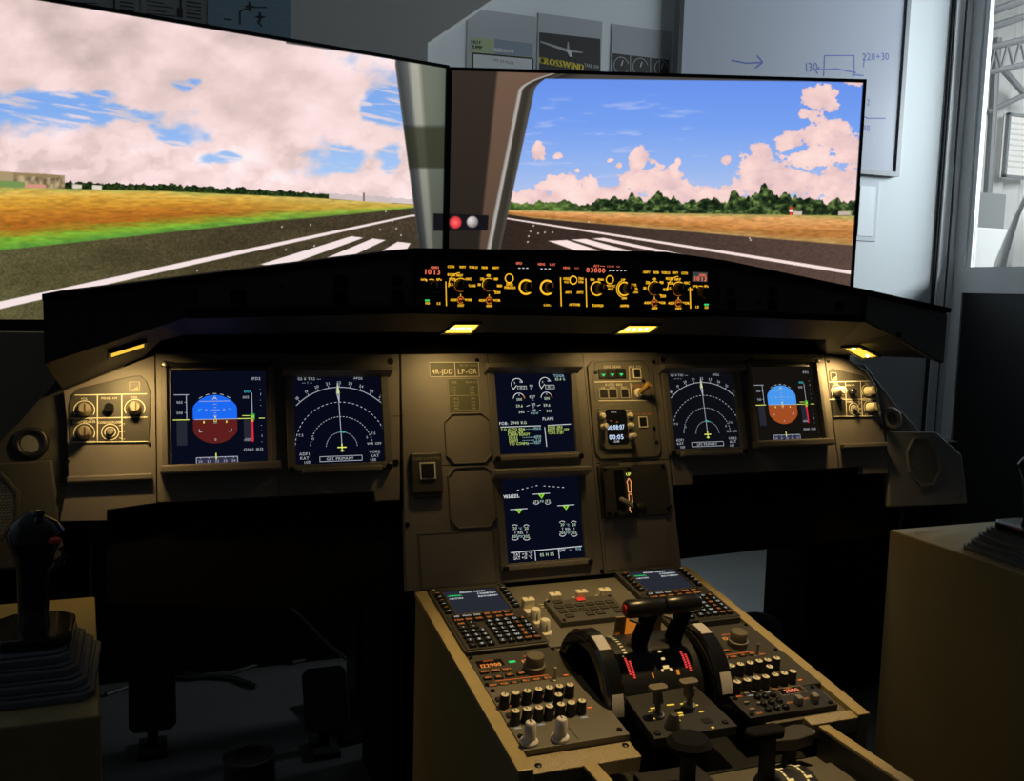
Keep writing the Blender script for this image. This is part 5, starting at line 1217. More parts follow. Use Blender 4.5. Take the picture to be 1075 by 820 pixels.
# ------------------------------------------------------------------ radio panels
def px_panel(name, label, cat, x0, x1, y0, y1, m, group=None, th=.008, bev=.001):
    cx, cy = (x0+x1)/2, (y0+y1)/2
    t = thing(name, label, cat, AT(PED, cx, cy, 0), group)
    MB().box(-(x1-x0)/2, (x1-x0)/2, -(y1-y0)/2, (y1-y0)/2, 0, th).build('plate', m, t, bevel=bev)
    def q(px, py, h=th): p = ped(px, py, h); return (p[0]-cx, p[1]-cy)
    return t, q, Draw(th+.0004)
PLATEC = mat('pedestal_module_plate', (.062, .058, .048), .42, noise=.06, nscale=20, bump=.08, bscale=800)
def lathe_part(t, name, prof, c, m, n=16): return MB().lathe(prof, c[0], c[1], 0, n).build(name, m, t)
def bigknob(t, c, z):
    k = lathe_part(t, 'tuning_knob', [(.0175, z), (.0175, z+.010), (.016, z+.011)], c, PLATE2, 22)
    MB().lathe([(.0145, z+.010), (.0145, z+.024), (.0135, z+.026), (0, z+.026)], c[0], c[1], 0, 22).build('inner_knob', mat('brown_grey_knob', (.16, .14, .10), .5), k)
def toggle(t, c, z, h=.022): MB().lathe([(.005, z), (.005, z+.003), (.002, z+.004), (.0022, z+h), (.0032, z+h+.002), (0, z+h+.003)], c[0], c[1], 0, 10).build('toggle', STEEL, t)
Z2 = lambda x, y: (480+x/5.468, 670+y/5.468)
Z4 = lambda x, y: (720+x/4.479, 640+y/4.479)
DOR = glow(255, 150, 70, .95)
def keyrow(t, D, q, Z, items, w_=.013, h_=.007):
    for x, y, tx in items:
        c = q(*Z(x, y)); MB().cbox(c[0], c[1], .008, .0105, w_, h_).build('push_key', BLACK, t)
        D.text(tx, c[0], c[1], .0050, OG, xs=.75, bold=.0006)
t, q, D = px_panel('radio_panel', 'left radio panel lit with amber 122900 digits', 'radio panel', -.2435, -.090, -.3305, -.236, PLATEC, 'radio panels')
a, b = q(*Z2(118, 150)), q(*Z2(262, 160)); D.rect(a[0]-.002, a[1]-.012, b[0]+.004, a[1]+.008, dk)
D.text('122900', *q(*Z2(190, 156)), .0098, DOR, xs=.82, bold=.0006); D.text('ACTIVE', *q(*Z2(178, 131)), .0042, AMBR, xs=.8)
a = q(*Z2(315, 136)); D.rect(a[0]-.0055, a[1]-.0030, a[0]+.0055, a[1]+.0030, GRN); D.text('12', *q(*Z2(386, 134)), .0095, DOR, bold=.0006); D.text('STBY', *q(*Z2(400, 105)), .0042, AMBR, xs=.8)
D.line(q(*Z2(218, 248)), q(*Z2(525, 212)), .0012, AMBR)
D2 = Draw(.0109)
keyrow(t, D2, q, Z2, ((155, 200, 'VHF1'), (218, 192, 'VHF2'), (282, 186, 'VHF3'), (175, 234, 'HF1'), (238, 228, 'SEL'), (302, 216, 'HF2'), (366, 208, 'AM'), (205, 278, 'NAV'), (268, 270, 'VOR'), (330, 262, 'LS'), (392, 252, 'MLS'), (455, 244, 'ADF'), (518, 236, 'BFO')))
D.build('markings', t); D2.build('key_lettering', t)
D3 = q(*Z2(620, 211)); bigknob(t, (ped(562, 689, .032)[0]+.16675, ped(562, 689, .032)[1]+.28325), .008); toggle(t, (ped(583, 703, .028)[0]+.16675, ped(583, 703, .028)[1]+.28325), .008)
screws(t, [(-.071, .040), (-.071, -.040), (.070, .040)], .003, z=.008)
t, q, D = px_panel('radio_panel', 'right radio panel with round tuning knob beyond the right trim wheel', 'radio panel', .138, .2855, -.338, -.230, PLATEC, 'radio panels')
D.text('12', *q(*Z4(185, 138)), .0095, DOR, bold=.0006); D.text('ACTIVE', *q(*Z4(188, 118)), .0042, AMBR, xs=.8); D.line(q(*Z4(178, 216)), q(*Z4(318, 196)), .0012, AMBR)
D2 = Draw(.0109)
keyrow(t, D2, q, Z4, ((188, 197, 'HF1'), (182, 232, 'NAV'), (222, 228, 'VOR'), (266, 219, 'LS'), (310, 212, 'ADF'), (358, 216, 'BFO')))
D.build('markings', t); D2.build('key_lettering', t)
cc = ped(776, 664, .032); bigknob(t, (cc[0]-.21175, cc[1]+.284), .008); cc = ped(796, 678, .028); toggle(t, (cc[0]-.21175, cc[1]+.284), .008)
screws(t, [(.066, .045), (.066, -.045)], .003, z=.008)
# ------------------------------------------------------------------ audio panels: rows of black capped knobs
def audio(label, x0, x1, y0, y1, tops, whites, marks, pm=PLATEC):
    t, q, D = px_panel('audio_panel', label, 'audio panel', x0, x1, y0, y1, pm, 'audio panels', th=.010)
    cx, cy = (x0+x1)/2, (y0+y1)/2
    me = MB().lathe([(.0078, 0), (.0078, .004), (.0070, .005), (.0068, .018), (.0058, .0195), (0, .0195)], n=14).mesh('volume_knob', BLACK)
    mc = MB().lathe([(.0056, 0), (.0056, .0006), (0, .0008)], n=14).mesh('cap', CREAM)
    ml = MB().cbox(0, .002, 0, .0004, .0014, .005).mesh('pointer', BLACK)
    mk = MB().box(-.0062, .0062, -.0045, .0045, 0, .003).mesh('call_key', BLACK)
    for i, (px, py) in enumerate(tops):
        p = ped(px, py, .0298); k = put(me, 'volume_knob', t, p[0]-cx, p[1]-cy, .010)
        c = put(mc, 'cap', k, 0, 0, .0192); l_ = put(ml, 'pointer', k, 0, 0, .0200); l_.rotation_euler.z = (i*1.3) % 1.2-.6; c.rotation_euler.z = 0
        if i % 2 == 0:
            put(mk, 'call_key', t, p[0]-cx, p[1]-cy+.017, .010); D.text('CALL', p[0]-cx, p[1]-cy-.0125, .0038, WHD if i % 3 else AMBD, xs=.8, bold=.0004)
    for px, py in whites:
        p = ped(px, py, .042); x, y = p[0]-cx, p[1]-cy
        k = lathe_part(t, 'rotary_knob', [(.0125, .010), (.0125, .014), (.0110, .0155), (.0088, .017), (.0078, .040), (.0062, .042), (0, .042)], (x, y), WHITEK, 22)
        MB().cbox(x, y+.003, .0415, .0426, .0016, .007).build('pointer', BLACK, k)
    for px, py in marks:
        a = q(px, py, .010); D.rect(a[0]-.004, a[1]-.0015, a[0]+.004, a[1]+.0015, AMBR)
    D.build('markings', t)
    return t, q
t, q = audio('left audio panel of black capped knobs with two tall white knobs', -.2435, -.083, -.4935, -.3315,
      [(530, 729), (541.5, 727), (553.5, 725), (565.5, 723), (577, 721.5), (587.5, 720), (598.5, 718.5), (586.5, 729), (541.5, 746), (553.5, 744), (566, 742.5), (577, 741), (589, 739), (600, 737.5), (611, 735.5)],
      [(557.5, 758), (590, 754)], [(619, 743), (594, 709), (538, 741)], PLATE2)
mb = MB(); seamline(mb, q(597, 764), q(607, 776), .001, .0103); mb.build('panel_seam', DSCREW, t)
screws(t, [(.070, -.068), (-.073, -.05), (-.073, .02), (-.073, .068)], .0035, z=.010)
audio('right audio panel of black capped knobs inside the right rail', .128, .2855, -.4400, -.340,
      [(768, 698.5), (777.5, 697), (787.5, 695.5), (797, 693.5), (806, 692.5), (815.5, 690.5), (808, 699.5), (774, 715.5), (784.5, 713.5), (794.5, 711.5), (804, 710), (814, 708), (823.5, 706.5), (832.5, 704.5)],
      [], [(766, 713), (840, 714), (801, 722)])
# transponder
t, q, D = px_panel('transponder_panel', 'black transponder panel showing 2000 with shiny round keys', 'transponder', .112, .270, -.500, -.4415, FACE, None, .010)
cx, cy = .191, -.47075
a = q(*Z4(497, 381)); D.rect(a[0]-.021, a[1]-.007, a[0]+.021, a[1]+.007, dk); D.text('2000', a[0], a[1], .0092, glow(255, 140, 110, .95), xs=.9, bold=.0006)
D.box(a[0]-.023, a[1]-.009, a[0]+.023, a[1]+.009, .0008, CRTD)
for x, y in ((250, 408), (345, 488), (488, 438), (565, 418), (310, 466), (420, 372)): b = q(*Z4(x, y)); D.text('ATC', b[0], b[1], .0042, OG if x > 300 else AMBR, xs=.8, bold=.0005)
D.build('markings', t)
for x, y in ((375, 402), (411, 394), (366, 437), (403, 430), (441, 422), (388, 464), (428, 457), (338, 405), (470, 452)):
    p = ped(*Z4(x, y), .014); lathe_part(t, 'round_key', [(.0058, .010), (.0058, .012), (.0048, .0145), (.0026, .016), (0, .0163)], (p[0]-cx, p[1]-cy), BLACKG, 14)
for x, y in ((530, 428), (605, 418)):
    p = ped(*Z4(x, y), .016); MB().cbox(p[0]-cx, p[1]-cy, .010, .024, .010, .012).build('selector_tab', GREYK, t, bevel=.002)
for x, y in ((285, 395), (318, 390), (285, 437), (345, 440), (312, 470)):
    p = ped(*Z4(x, y), .012); MB().cbox(p[0]-cx, p[1]-cy, .010, .0135, .008, .004).build('rocker', GREYK, t, bevel=.0005)
screws(t, [(.070, .022), (.070, -.022), (-.072, .022), (-.072, -.022)], .0032, z=.010)

# ------------------------------------------------------------------ dimmer knobs and system page keypad at the pedestal head
t, q, D = px_panel('display_dimmer_panel', 'pedestal head plate with four blocky cream knobs and two round ones', 'panel', -.0955, .1355, -.2300, -.002, PLATE2, None, .004)
cx, cy = .020, -.116
YL = glow(228, 205, 110, .8)
for px, py in ((554, 631), (582, 625.5), (610, 622.5), (634, 620.5)):
    p = ped(px, py+3, .016); x, y = p[0]-cx, p[1]-cy
    k = lathe_part(t, 'dimmer_knob', [(.0175, .004), (.0175, .007), (.0155, .009), (.0120, .0095)], (x, y), CREAM, 20)
    MB().cbox(x+.001, y+.001, .009, .026, .022, .0145).build('knob_grip', CREAM, k, bevel=.002)
    MB().cbox(x+.001, y+.004, .0258, .0264, .0022, .007).build('pointer', PLATE, k)
    for a_ in (165, 190, 215): D.line((x+.017*math.cos(R(a_)), y+.017*math.sin(R(a_))), (x+.027*math.cos(R(a_)), y+.027*math.sin(R(a_))), .0016, YL)
    D.line((x+.006, y+.014), (x+.020, y+.017), .0014, YL)
for px, py in ((562.5, 638.5), (572.5, 650)):
    p = ped(px, py, .030); x, y = p[0]-cx, p[1]-cy
    k = lathe_part(t, 'rotary_knob', [(.0135, .004), (.0135, .007), (.0115, .009), (.0095, .0095), (.0088, .027), (.007, .0295), (0, .03)], (x, y), CREAM, 20)
    MB().cbox(x, y-.0092, .012, .024, .0012, .001).build('pointer', PLATE, k)
    for a_ in (150, 180, 210): D.line((x+.014*math.cos(R(a_)), y+.014*math.sin(R(a_))), (x+.021*math.cos(R(a_)), y+.021*math.sin(R(a_))), .0013, YL)
D.build('markings', t)
t, q, D = px_panel('system_page_keypad', 'grey keypad of small dark keys with one red lit key', 'keypad', -.050, .084, -.172, -.088, mat('keypad_grey', (.085, .082, .075), .5), None, .010)
t.matrix_basis = AT(PED, .017, -.130, .0042)
Z3 = lambda x, y: (570+x/4.557, 600+y/4.557)
mk_ = MB().frame(-.0075, .0075, -.0052, .0052, .0012, 0, .002).box(-.0063, .0063, -.0040, .0040, 0, .0014).mesh('page_key', mat('taupe_key', (.05, .046, .04), .5))
rows = [(.030, (-.045, .0)), (.012, (-.050, -.030, -.010, .010, .030, .050)), (-.006, (-.050, -.030, -.010, .010, .030, .050)), (-.024, (-.045, -.005, .015, .050))]
for y, xs in rows:
    for x in xs:
        put(mk_, 'page_key', t, x, y, .010)
a = (.0, .030); MB().cbox(a[0], a[1], .0115, .0135, .0150, .0095).build('red_lit_key', glow(238, 66, 48, .9), t, bevel=.0005)
D.text('ENG BLEED PRESS', -.005, .020, .0034, CRTD, xs=.8); D.text('T.O CONFIG', -.030, .0385, .0034, CRTD, xs=.8); D.text('EMER CANC', .003, .0385, .0034, CRTD, xs=.8); D.build('lettering', t)
screws(t, [(-.061, .036), (.061, .036), (-.061, -.036)], .003, BLACK, .010)
# ------------------------------------------------------------------ thrust lever quadrant
QX, QY, QH = .025, -.325, -.03
Q = AT(PED, QX, QY, 0)
t = thing('thrust_lever_quadrant', 'black thrust lever quadrant between the trim wheels', 'throttle', Q)
QB = mat('quadrant_black', (.012, .013, .017), .45)
mb = MB(); mb.box(-.076, .076, -.075, .085, -.05, -.012); mb.build('quadrant_base', QB, t, bevel=.003)
rd = .084
mb = MB(); mb.lathe([(.0, -.074), (rd, -.074), (rd, .074), (0, .074)], 0, 0, QH, 48, 'x'); mb.build('drum', QB, t)
mb = MB()
mb.add([(-.074, -.060, .012), (.074, -.060, .012), (.074, -.075, -.055), (-.074, -.075, -.055), (-.074, -.060, -.06), (.074, -.060, -.06)], [(0, 3, 2, 1), (0, 4, 3), (1, 2, 5), (3, 4, 5, 2)]); mb.build('apron', QB, t, fix=True)
def on_drum(x, a, dr=.0006): return (x, -(rd+dr)*math.sin(R(a)), QH+(rd+dr)*math.cos(R(a)))
def scale(name, x, w_, a0, a1, n, m, fill=.6):
    mb = MB()
    for i in range(n):
        b0 = a0+(a1-a0)*i/n; b1 = b0+(a1-a0)/n*fill
        mb.add([on_drum(x-w_/2, b0), on_drum(x-w_/2, b1), on_drum(x+w_/2, b1), on_drum(x+w_/2, b0)], [(0, 1, 2, 3)])
    mb.build(name, m, t, fix=True)
REDL = glow(240, 70, 66, .95); WSC = glow(240, 205, 130, .9)
for x in (-.050, .048):
    for dx in (-.0028, .0028): scale('red_scale', x+dx, .0038, 24+(4 if dx > 0 else 0), 44+(4 if dx > 0 else 0), 8, REDL, .7)

scale('white_scale', -.054, .003, -40, 22, 1, WSC, 1); scale('white_scale', -.048, .006, -38, 22, 12, WSC, .3)
for i, dx in enumerate((-.0035, .0035)):
    mb = MB(); mb.add([on_drum(.010+dx*.2-.0018, 20), on_drum(.010+dx*.2+.0018, 20), on_drum(.010+dx*2.2+.002, 44), on_drum(.010+dx*2.2-.002, 44)], [(0, 1, 2, 3)]); mb.build('centre_mark', WSC, t, fix=True)
scale('centre_mark', .010, .010, 38, 44, 1, WSC, .6); scale('centre_mark', .010, .006, 29, 33, 1, WSC, .7)
scale('index_mark', .028, .005, 44, 50, 1, AMBD, .9); scale('index_mark', -.016, .003, 44, 50, 1, AMBD, .9)
# plate between the lever arms; its amber light is put in as glowing strips
MB().box(-.030, .055, .046, .050, .02, .072).build('index_plate', mat('index_plate_paint', (.30, .20, .09), .5), t)
MB().box(-.012, .010, .0445, .0458, .030, .070).build('amber_glow_strip', glow(176, 100, 28, 1), t); MB().box(-.030, -.022, .0445, .0458, .010, .045).build('amber_glow_strip', glow(96, 50, 14, 1), t)
def lever(x, g0, g1, red):
    top = (-.035, .130)
    k = MB().loft([[(x-w_, y-d_, h), (x+w_, y-d_, h), (x+w_, y+d_, h), (x-w_, y+d_, h)] for (w_, d_, y, h) in ((.010, .012, 0, .03), (.010, .011, -.010, .07), (.010, .010, -.026, .110), (.012, .010, -.033, .128))], smooth=False).build('thrust_lever', BOARD, t, bevel=.002, fix=True)
    MB().lathe([(.0, g0), (.0115, g0+.0004), (.0142, g0+.004), (.0145, (g0+g1)/2), (.0142, g1-.004), (.012, g1), (0, g1)], top[0], top[1], 0, 22, 'x') and None
    g = MB(); g.lathe([(.0, g0), (.0115, g0+.0004), (.0142, g0+.004), (.0145, (g0+g1)/2), (.0142, g1-.004), (.012, g1), (0, g1)], 0, top[0], top[1], 22, 'x'); g.build('grip', mat('satin_black_grip', (.012, .012, .013), .3), k)
    if red: r_ = MB(); r_.lathe([(.0075, g0-.002), (.0075, g0+.002), (0, g0+.002)], 0, top[0], top[1], 16, 'x'); r_.lathe([(0, g0-.0035), (.006, g0-.003), (.0075, g0-.002)], 0, top[0], top[1], 16, 'x'); r_.build('red_button', REDB, k, fix=True)
    c = MB(); c.prism([(x-.022, -.004), (x-.006, -.024), (x+.012, -.022), (x+.012, .004)], .092, .096); c.build('reverse_latch', PLATE2, k, bevel=.001)
lever(-.014, -.062, .0025, True); lever(.047, .0045, .066, False)

# ------------------------------------------------------------------ trim wheels
def wheel(label, x0, x1, marks, C_):
    rw = .098; xm = (x0+x1)/2
    t = thing('trim_wheel', label, 'trim wheel', AT(PED, xm, C_[0], C_[1]), 'trim wheels')
    hw = (x1-x0)/2
    MB().lathe([(rw-.022, -hw), (rw-.004, -hw), (rw, -hw+.004), (rw, hw-.004), (rw-.004, hw), (rw-.022, hw), (rw-.022, -hw)], 0, 0, 0, 64, 'x').build('rim', BLACKG, t, fix=True)
    MB().lathe([(0, -hw*.45), (.03, -hw*.55), (.034, -hw*.45), (.060, -hw*.45), (.062, -hw*.6), (.066, -hw*.6), (.068, -hw*.45), (rw-.021, -hw*.5), (rw-.021, hw*.5), (0, hw*.5)], 0, 0, 0, 48, 'x').build('disc', mat('wheel_disc_black', (.016, .016, .016), .4), t, fix=True)
    for r_ in (.050, rw-.010): MB().torus(r_, .0008, -hw*.55 if r_ < .06 else -hw, 0, 0, 64, 5, 'x').build('ring_line', mat('ring_brown', (.12, .09, .05), .4), t)
    for px, py, da in marks:
        p = PED.inverted() @ hit(px, py, (xm, 0, 0), (1, 0, 0)); a = math.atan2(p.z-C_[1], p.y-C_[0]); mb = MB(); n = 6
        vs = []
        for i in range(n+1):
            b = a+R(da)*(i/n-.5)
            for x in (-hw*.62, hw*.62): vs.append((x, (rw+.0009)*math.cos(b), (rw+.0009)*math.sin(b)))
        for i in range(n+1):
            b = a+R(da)*(i/n-.5)
            for x in (-hw*.62, hw*.62): vs.append((x, (rw-.002)*math.cos(b), (rw-.002)*math.sin(b)))
        o_ = 2*(n+1); fs = [(2*i, 2*i+1, 2*i+3, 2*i+2) for i in range(n)]+[(o_+2*i+1, o_+2*i, o_+2*i+2, o_+2*i+3) for i in range(n)]+[(2*i, 2*i+2, o_+2*i+2, o_+2*i) for i in range(n)]+[(2*i+1, o_+2*i+1, o_+2*i+3, 2*i+3) for i in range(n)]+[(0, o_, o_+1, 1), (2*n, 2*n+1, o_+2*n+1, o_+2*n)]
        mb.add(vs, fs); mb.build('grip_mark', mat('pale_grip_mark', (.60, .58, .58), .5), t, fix=True)
wheel('left trim wheel, its black disc face and pale rim marks in view', -.087, -.057, [(630, 678, 19), (640, 737, 19)], (-.34, -.017))
wheel('right trim wheel beyond the thrust levers with pale rim marks', .098, .128, [(736, 664, 19), (757, 717, 19)], (-.345, -.022))

# ------------------------------------------------------------------ engine start panel
t = thing('engine_start_panel', 'black engine panel with two T-topped levers and yellow lit marks', 'panel', AT(PED, .010, -.459, 0))
q = lambda px, py, h=.012: (ped(px, py, h)[0]-.010, ped(px, py, h)[1]+.459)
MB().prism([(-.066, -.056), (.070, -.056), (.066, .056), (-.058, .052)], -.004, .012).build('plate', FACE, t, bevel=.0015)
D = Draw(.0126); YM = glow(250, 205, 80, 1)
for x0, y0, x1, y1, w_ in ((513, 657, 548, 652, .0030), (592, 641, 628, 637, .0034), (503, 672, 524, 668, .0028), (529, 706, 551, 702, .0032), (657, 636, 693, 631, .0032), (720, 643, 742, 640, .0028), (747, 674, 768, 670, .0032), (628, 682, 668, 678, .0034), (632, 695, 672, 688, .0030), (594, 714, 634, 710, .0036), (806, 750, 818, 746, .0036), (640, 718, 656, 712, .0036)):
    D.line(q(*Z3(x0, y0)), q(*Z3(x1, y1)), w_, YM)
D.build('lit_marks', t)
for bx, by, tx, ty in ((690.5, 752, 691, 719.5), (723.5, 742, 723, 713.5)):
    b = q(bx, by); c = (ped(tx, ty, .060)[0]-.010, ped(tx, ty, .060)[1]+.459)
    k = MB().lathe([(.0095, .012), (.0095, .016), (.005, .018)], b[0], b[1], 0, 16).build('engine_lever', GREYK, t)
    MB().tube([(b[0], b[1], .016), (lerp(b[0], c[0], .5), lerp(b[1], c[1], .5), .036)], .0045, 10).tube([(lerp(b[0], c[0], .45), lerp(b[1], c[1], .45), .034), (c[0], c[1], .052)], [.0085, .0062], 12).build('stem', mat('taupe_stem', (.13, .115, .09), .4), k)
    mb = MB(); mb.M = Matrix.Translation((c[0], c[1], 0)); mb.prism(octo(-.0145, .0145, -.0075, .0075, .004), .052, .059).build('lever_top', mat('taupe_top', (.20, .17, .12), .45), k, bevel=.001)
c = q(706, 764); k = MB().lathe([(.0125, .012), (.011, .018), (.006, .034), (0, .035)], c[0], c[1], 0, 18).build('mode_knob', mat('dark_taupe_knob', (.075, .068, .058), .45), t)
MB().cbox(*q(742, 757), .012, .0128, .014, .012).build('blank_key', BLACK, t)
screws(t, [(.056, -.044), (-.056, -.046), (.054, .044)], .004, BLACK, .012)

# ------------------------------------------------------------------ speed brake and flap levers behind the engine panel
ZD = ZX-.045
def wpt(px, py, y): q = hit(px, py, (0, y, 0), (0, 1, 0)); return q
t = thing('speed_brake_lever', 'black knobbed lever in front of the engine panel', 'lever', Matrix.Translation((wpt(715, 785, -.73).x, -.75, ZD)))
o = wpt(715, 783, -.75); hh_ = o.z-ZD
MB().box(-.010, .010, -.006, .006, 0, hh_).build('arm', BLACK, t, bevel=.002)
mb = MB(); mb.lathe([(0, -.010), (.024, -.009), (.030, -.004), (.031, .003), (.024, .010), (0, .012)], 0, 0, hh_, 26, 'z'); mb.build('grip', MATT, t)
MB().box(-.05, .05, -.07, .06, 0, .012).build('slot_plate', FACE, t, bevel=.002)
FY = -.80
fo = wpt(806, 800, FY)
t = thing('flap_lever', 'black flap lever with flat head beside the lit flap scale', 'lever', Matrix.Translation((fo.x, FY, ZD)))
fh = wpt(792, 769, FY)
MB().loft([[(-.011, -.007, 0), (.009, -.007, 0), (.009, .007, 0), (-.011, .007, 0)], [(-.009, -.006, fh.z-ZD-.004), (.007, -.006, fh.z-ZD-.004), (.007, .006, fh.z-ZD-.004), (-.009, .006, fh.z-ZD-.004)]], smooth=False).build('arm', BLACK, t, fix=True)
z0 = fh.z-ZD-.006
MB().prism([(-.042, -.004), (-.034, -.016), (.010, -.018), (.020, -.006), (.014, .010), (-.030, .010)], z0, z0+.011).build('lever_head', MATT, t, bevel=.003)
g_ = MB(); fs = wpt(829, 812, FY); g_.M = Matrix.Translation((fs.x-fo.x, .0, .002)); g_.prism([(.042*math.cos(R(i*9)), .042*math.sin(R(i*9))) for i in range(21)], -.030, .030); g_.v = [(fs.x-fo.x+v[2], v[0], v[1]) for v in [(a-(fs.x-fo.x), b, c-.002) for a, b, c in g_.v]]; g_.build('scale_drum', QB, t, fix=True)
mb = MB()
for x in (-.014, .014):
    for i in range(10):
        a, b = R(20+i*11), R(20+i*11+9)
        mb.add([(x-.0016, -.0425*math.cos(a), .0425*math.sin(a)), (x-.0016, -.0425*math.cos(b), .0425*math.sin(b)), (x+.0016, -.0425*math.cos(b), .0425*math.sin(b)), (x+.0016, -.0425*math.cos(a), .0425*math.sin(a))], [(0, 1, 2, 3)])
    for i in range(3):
        a, b = R(30+i*34), R(30+i*34+5)
        mb.add([(x, -.0427*math.cos(a), .0427*math.sin(a)), (x, -.0427*math.cos(b), .0427*math.sin(b)), (x+.008, -.0427*math.cos(b), .0427*math.sin(b)), (x+.008, -.0427*math.cos(a), .0427*math.sin(a))], [(0, 1, 2, 3)])
mb.v = [(v[0]+fs.x-fo.x, v[1], v[2]+.002) for v in mb.v]; mb.build('lit_scale', WSC, t)
MB().box(fs.x-fo.x+.036, fs.x-fo.x+.11, -.10, .05, 0, .014).build('side_plate', PLATE2, t, bevel=.002)
D = Draw(.0143); D.text('FLAPS', fs.x-fo.x+.066, -.012, .008, CRTD); D.build('lettering', t)
kp = [PED.inverted() @ hit(*p, PED @ Vector((0, 0, .012)), PED.to_3x3() @ Vector((0, 0, 1))) for p in ((806, 772), (818, 765), (832, 760), (843, 760), (856, 766), (856, 770), (838, 776), (812, 778))]
cx, cy = sum(p.x for p in kp)/8, sum(p.y for p in kp)/8
t = thing('brake_handle', 'khaki clipped handle plate behind the transponder panel', 'handle', AT(PED, cx, cy, 0))
MB().prism([(p.x-cx, p.y-cy) for p in kp], -.006, .012).build('handle_plate', PLATEC, t, bevel=.002)
MB().cbox(0, 0, -.075, -.006, .014, .014).build('post', BLACK, t)
t = thing('cover_plate', 'brown cover plate on the pedestal extension beside the speed brake lever', 'plate', Matrix.Translation((wpt(758, 806, -.80).x, -.80, ZD)))
MB().box(-.030, .034, -.09, .06, 0, .012).build('plate', PLATE2, t, bevel=.002)
screws(t, [(.026, .05), (-.022, .05)], .003, z=.012)

# ================================================================== added boards: keep light out and stand in for shade behind the cockpit
SHADEG = mat('shaded_wall_grey', (.30, .26, .20), .7, noise=.06, nscale=5)
tag(MB().box(-1.75, -.70, .10, .12, .80, 1.15).build('side_board', SHADEG, bevel=.002), 'added grey board standing in for the shaded wall under the left screen', 'board')  # added board standing in for the wall in shade
tag(MB().box(-1.75, hit(98, 700, (0, .12, 0), (0, 1, 0)).x, .10, .12, FLOOR, .799).build('shade_board', BOARD, bevel=.002), 'added black board standing in for darkness behind the left console', 'board')  # black sheet put where there is only shade
tag(MB().box(.32, 1.75, .66, 1.55, FLOOR, FLOOR+.008).build('light_patch_mat', mat('light_patch_pale', (.5, .5, .48), .8, noise=.1, nscale=4), bevel=.002), 'added pale mat standing in for window light on the floor behind the pedestal', 'mat')  # added pale sheet, brightens the floor where window light falls
tag(MB().box(-1.75, .20, .84, .86, FLOOR, 1.15).build('light_block_board', BOARD, bevel=.002), 'added black board keeping light out of the left footwell', 'board')  # added to keep the footwell floor in shadow
# ================================================================== boards below the instrument panels, and the footwell
def bpoly(pts, z): return [on(AT(MIP, 0, 0, z))(*p) for p in pts]
t = MB(); t.prism(bpoly([(112, 528), (167, 524), (385, 512), (426, 510), (431, 642), (372, 640), (112, 634)], -.03), -.012, 0)
tag(t.build('knee_board', BOARD, M=AT(MIP, 0, 0, -.03), fix=True), 'black knee board hanging below the left flight screens', 'board')
t = MB(); t.prism(bpoly([(704, 486), (936, 484), (934, 562), (713, 587)], -.03), -.012, 0)
tag(t.build('knee_board', BOARD, M=AT(MIP, 0, 0, -.03), fix=True), 'black knee board hanging below the right flight screens', 'board')
tag(MB().box(-.27, .29, -.02, .24, FLOOR, .70).build('support_cabinet', BOARD, bevel=.004), 'black cabinet carrying the centre panel behind the pedestal', 'cabinet')
a = hit(803, 600, (0, .40, 0), (0, 1, 0))
tag(MB().box(a.x, 1.40, .22, .40, FLOOR, .86).build('equipment_cabinet', BOARD, bevel=.004), 'black equipment cabinet standing below the right knee board', 'cabinet')
c = hit(797, 648, (0, .12, 0), (0, 1, 0))
mb = MB(); mb.lathe([(.055, FLOOR), (.055, c.z-.02), (.04, c.z), (0, c.z+.01)], c.x, .12, 0, 20); tag(mb.build('floor_canister', BOARD), 'dark rounded canister in front of the right equipment cabinet', 'canister')
def fl(px, py, z=FLOOR): return hit(px, py, (0, 0, z), (0, 0, 1))
# rudder pedals
def pedal(px, label):
    p = fl(px, 738, FLOOR+.12)
    t = thing('rudder_pedal', label, 'pedal', Matrix.Translation((p.x, p.y, FLOOR)), 'rudder pedals')
    mb = MB(); mb.M = Matrix.Translation((0, 0, .13)) @ Matrix.Rotation(R(62), 4, 'X'); mb.prism(octo(-.05, .05, -.07, .07, .012), -.006, .006).build('foot_plate', MATT, t, bevel=.002)
    MB().box(-.012, .012, .01, .035, 0, .14).build('pedal_arm', MATT, t, bevel=.002); MB().box(-.03, .03, -.03, .06, 0, .012).build('pedal_base', MATT, t)
pedal(160, 'black rudder pedal nearer the left side console'); pedal(342, 'black rudder pedal nearer the centre pedestal')
p = fl(262, 800, FLOOR+.1)
t = thing('floor_drum', 'dark round drum standing on the footwell floor between the pedals', 'drum', Matrix.Translation((p.x, p.y, FLOOR)))  # plain round drum, gives no light
MB().lathe([(.06, 0), (.055, .01), (.05, .10), (.045, .115), (.03, .118), (.028, .108), (0, .108)], n=26).build('drum', BLACK, t); MB().torus(.047, .006, 0, 0, .112, 26, 8).build('drum_rim', BLACK, t)
tag(MB().tube([fl(297, 630, .40), fl(332, 664, .40), fl(363, 692, .40)], .004, 8).build('thin_rod', STEEL), 'thin bare metal rod slanting through the left footwell', 'rod')
CBL = mat('cable_black', (.012, .012, .012), .5)
def Z8(x, y): return (x/2.411, 480+y/2.411)
for lab, pts in (('black cable snaking across the left footwell floor towards the pedestal', ((268, 600), (330, 578), (400, 556), (490, 560), (580, 548), (640, 528), (700, 514), (800, 508))),
                 ('black cable crossing the footwell floor from the upper left', ((370, 470), (392, 500), (420, 525), (470, 548), (540, 556), (600, 560), (650, 580))),
                 ('short black cable curving below the thin rod', ((715, 430), (740, 460), (770, 495), (775, 512), (740, 520)))):
    tag(MB().tube([fl(*Z8(*p), FLOOR+.006) for p in pts], .006, 8).build('floor_cable', CBL), lab, 'cable', 'footwell cables')
a = Vector(mw(929, 500)); b = hit(946, 532, (0, .1, 0), (0, 1, 0)); c = hit(945, 552, (0, .1, 0), (0, 1, 0))
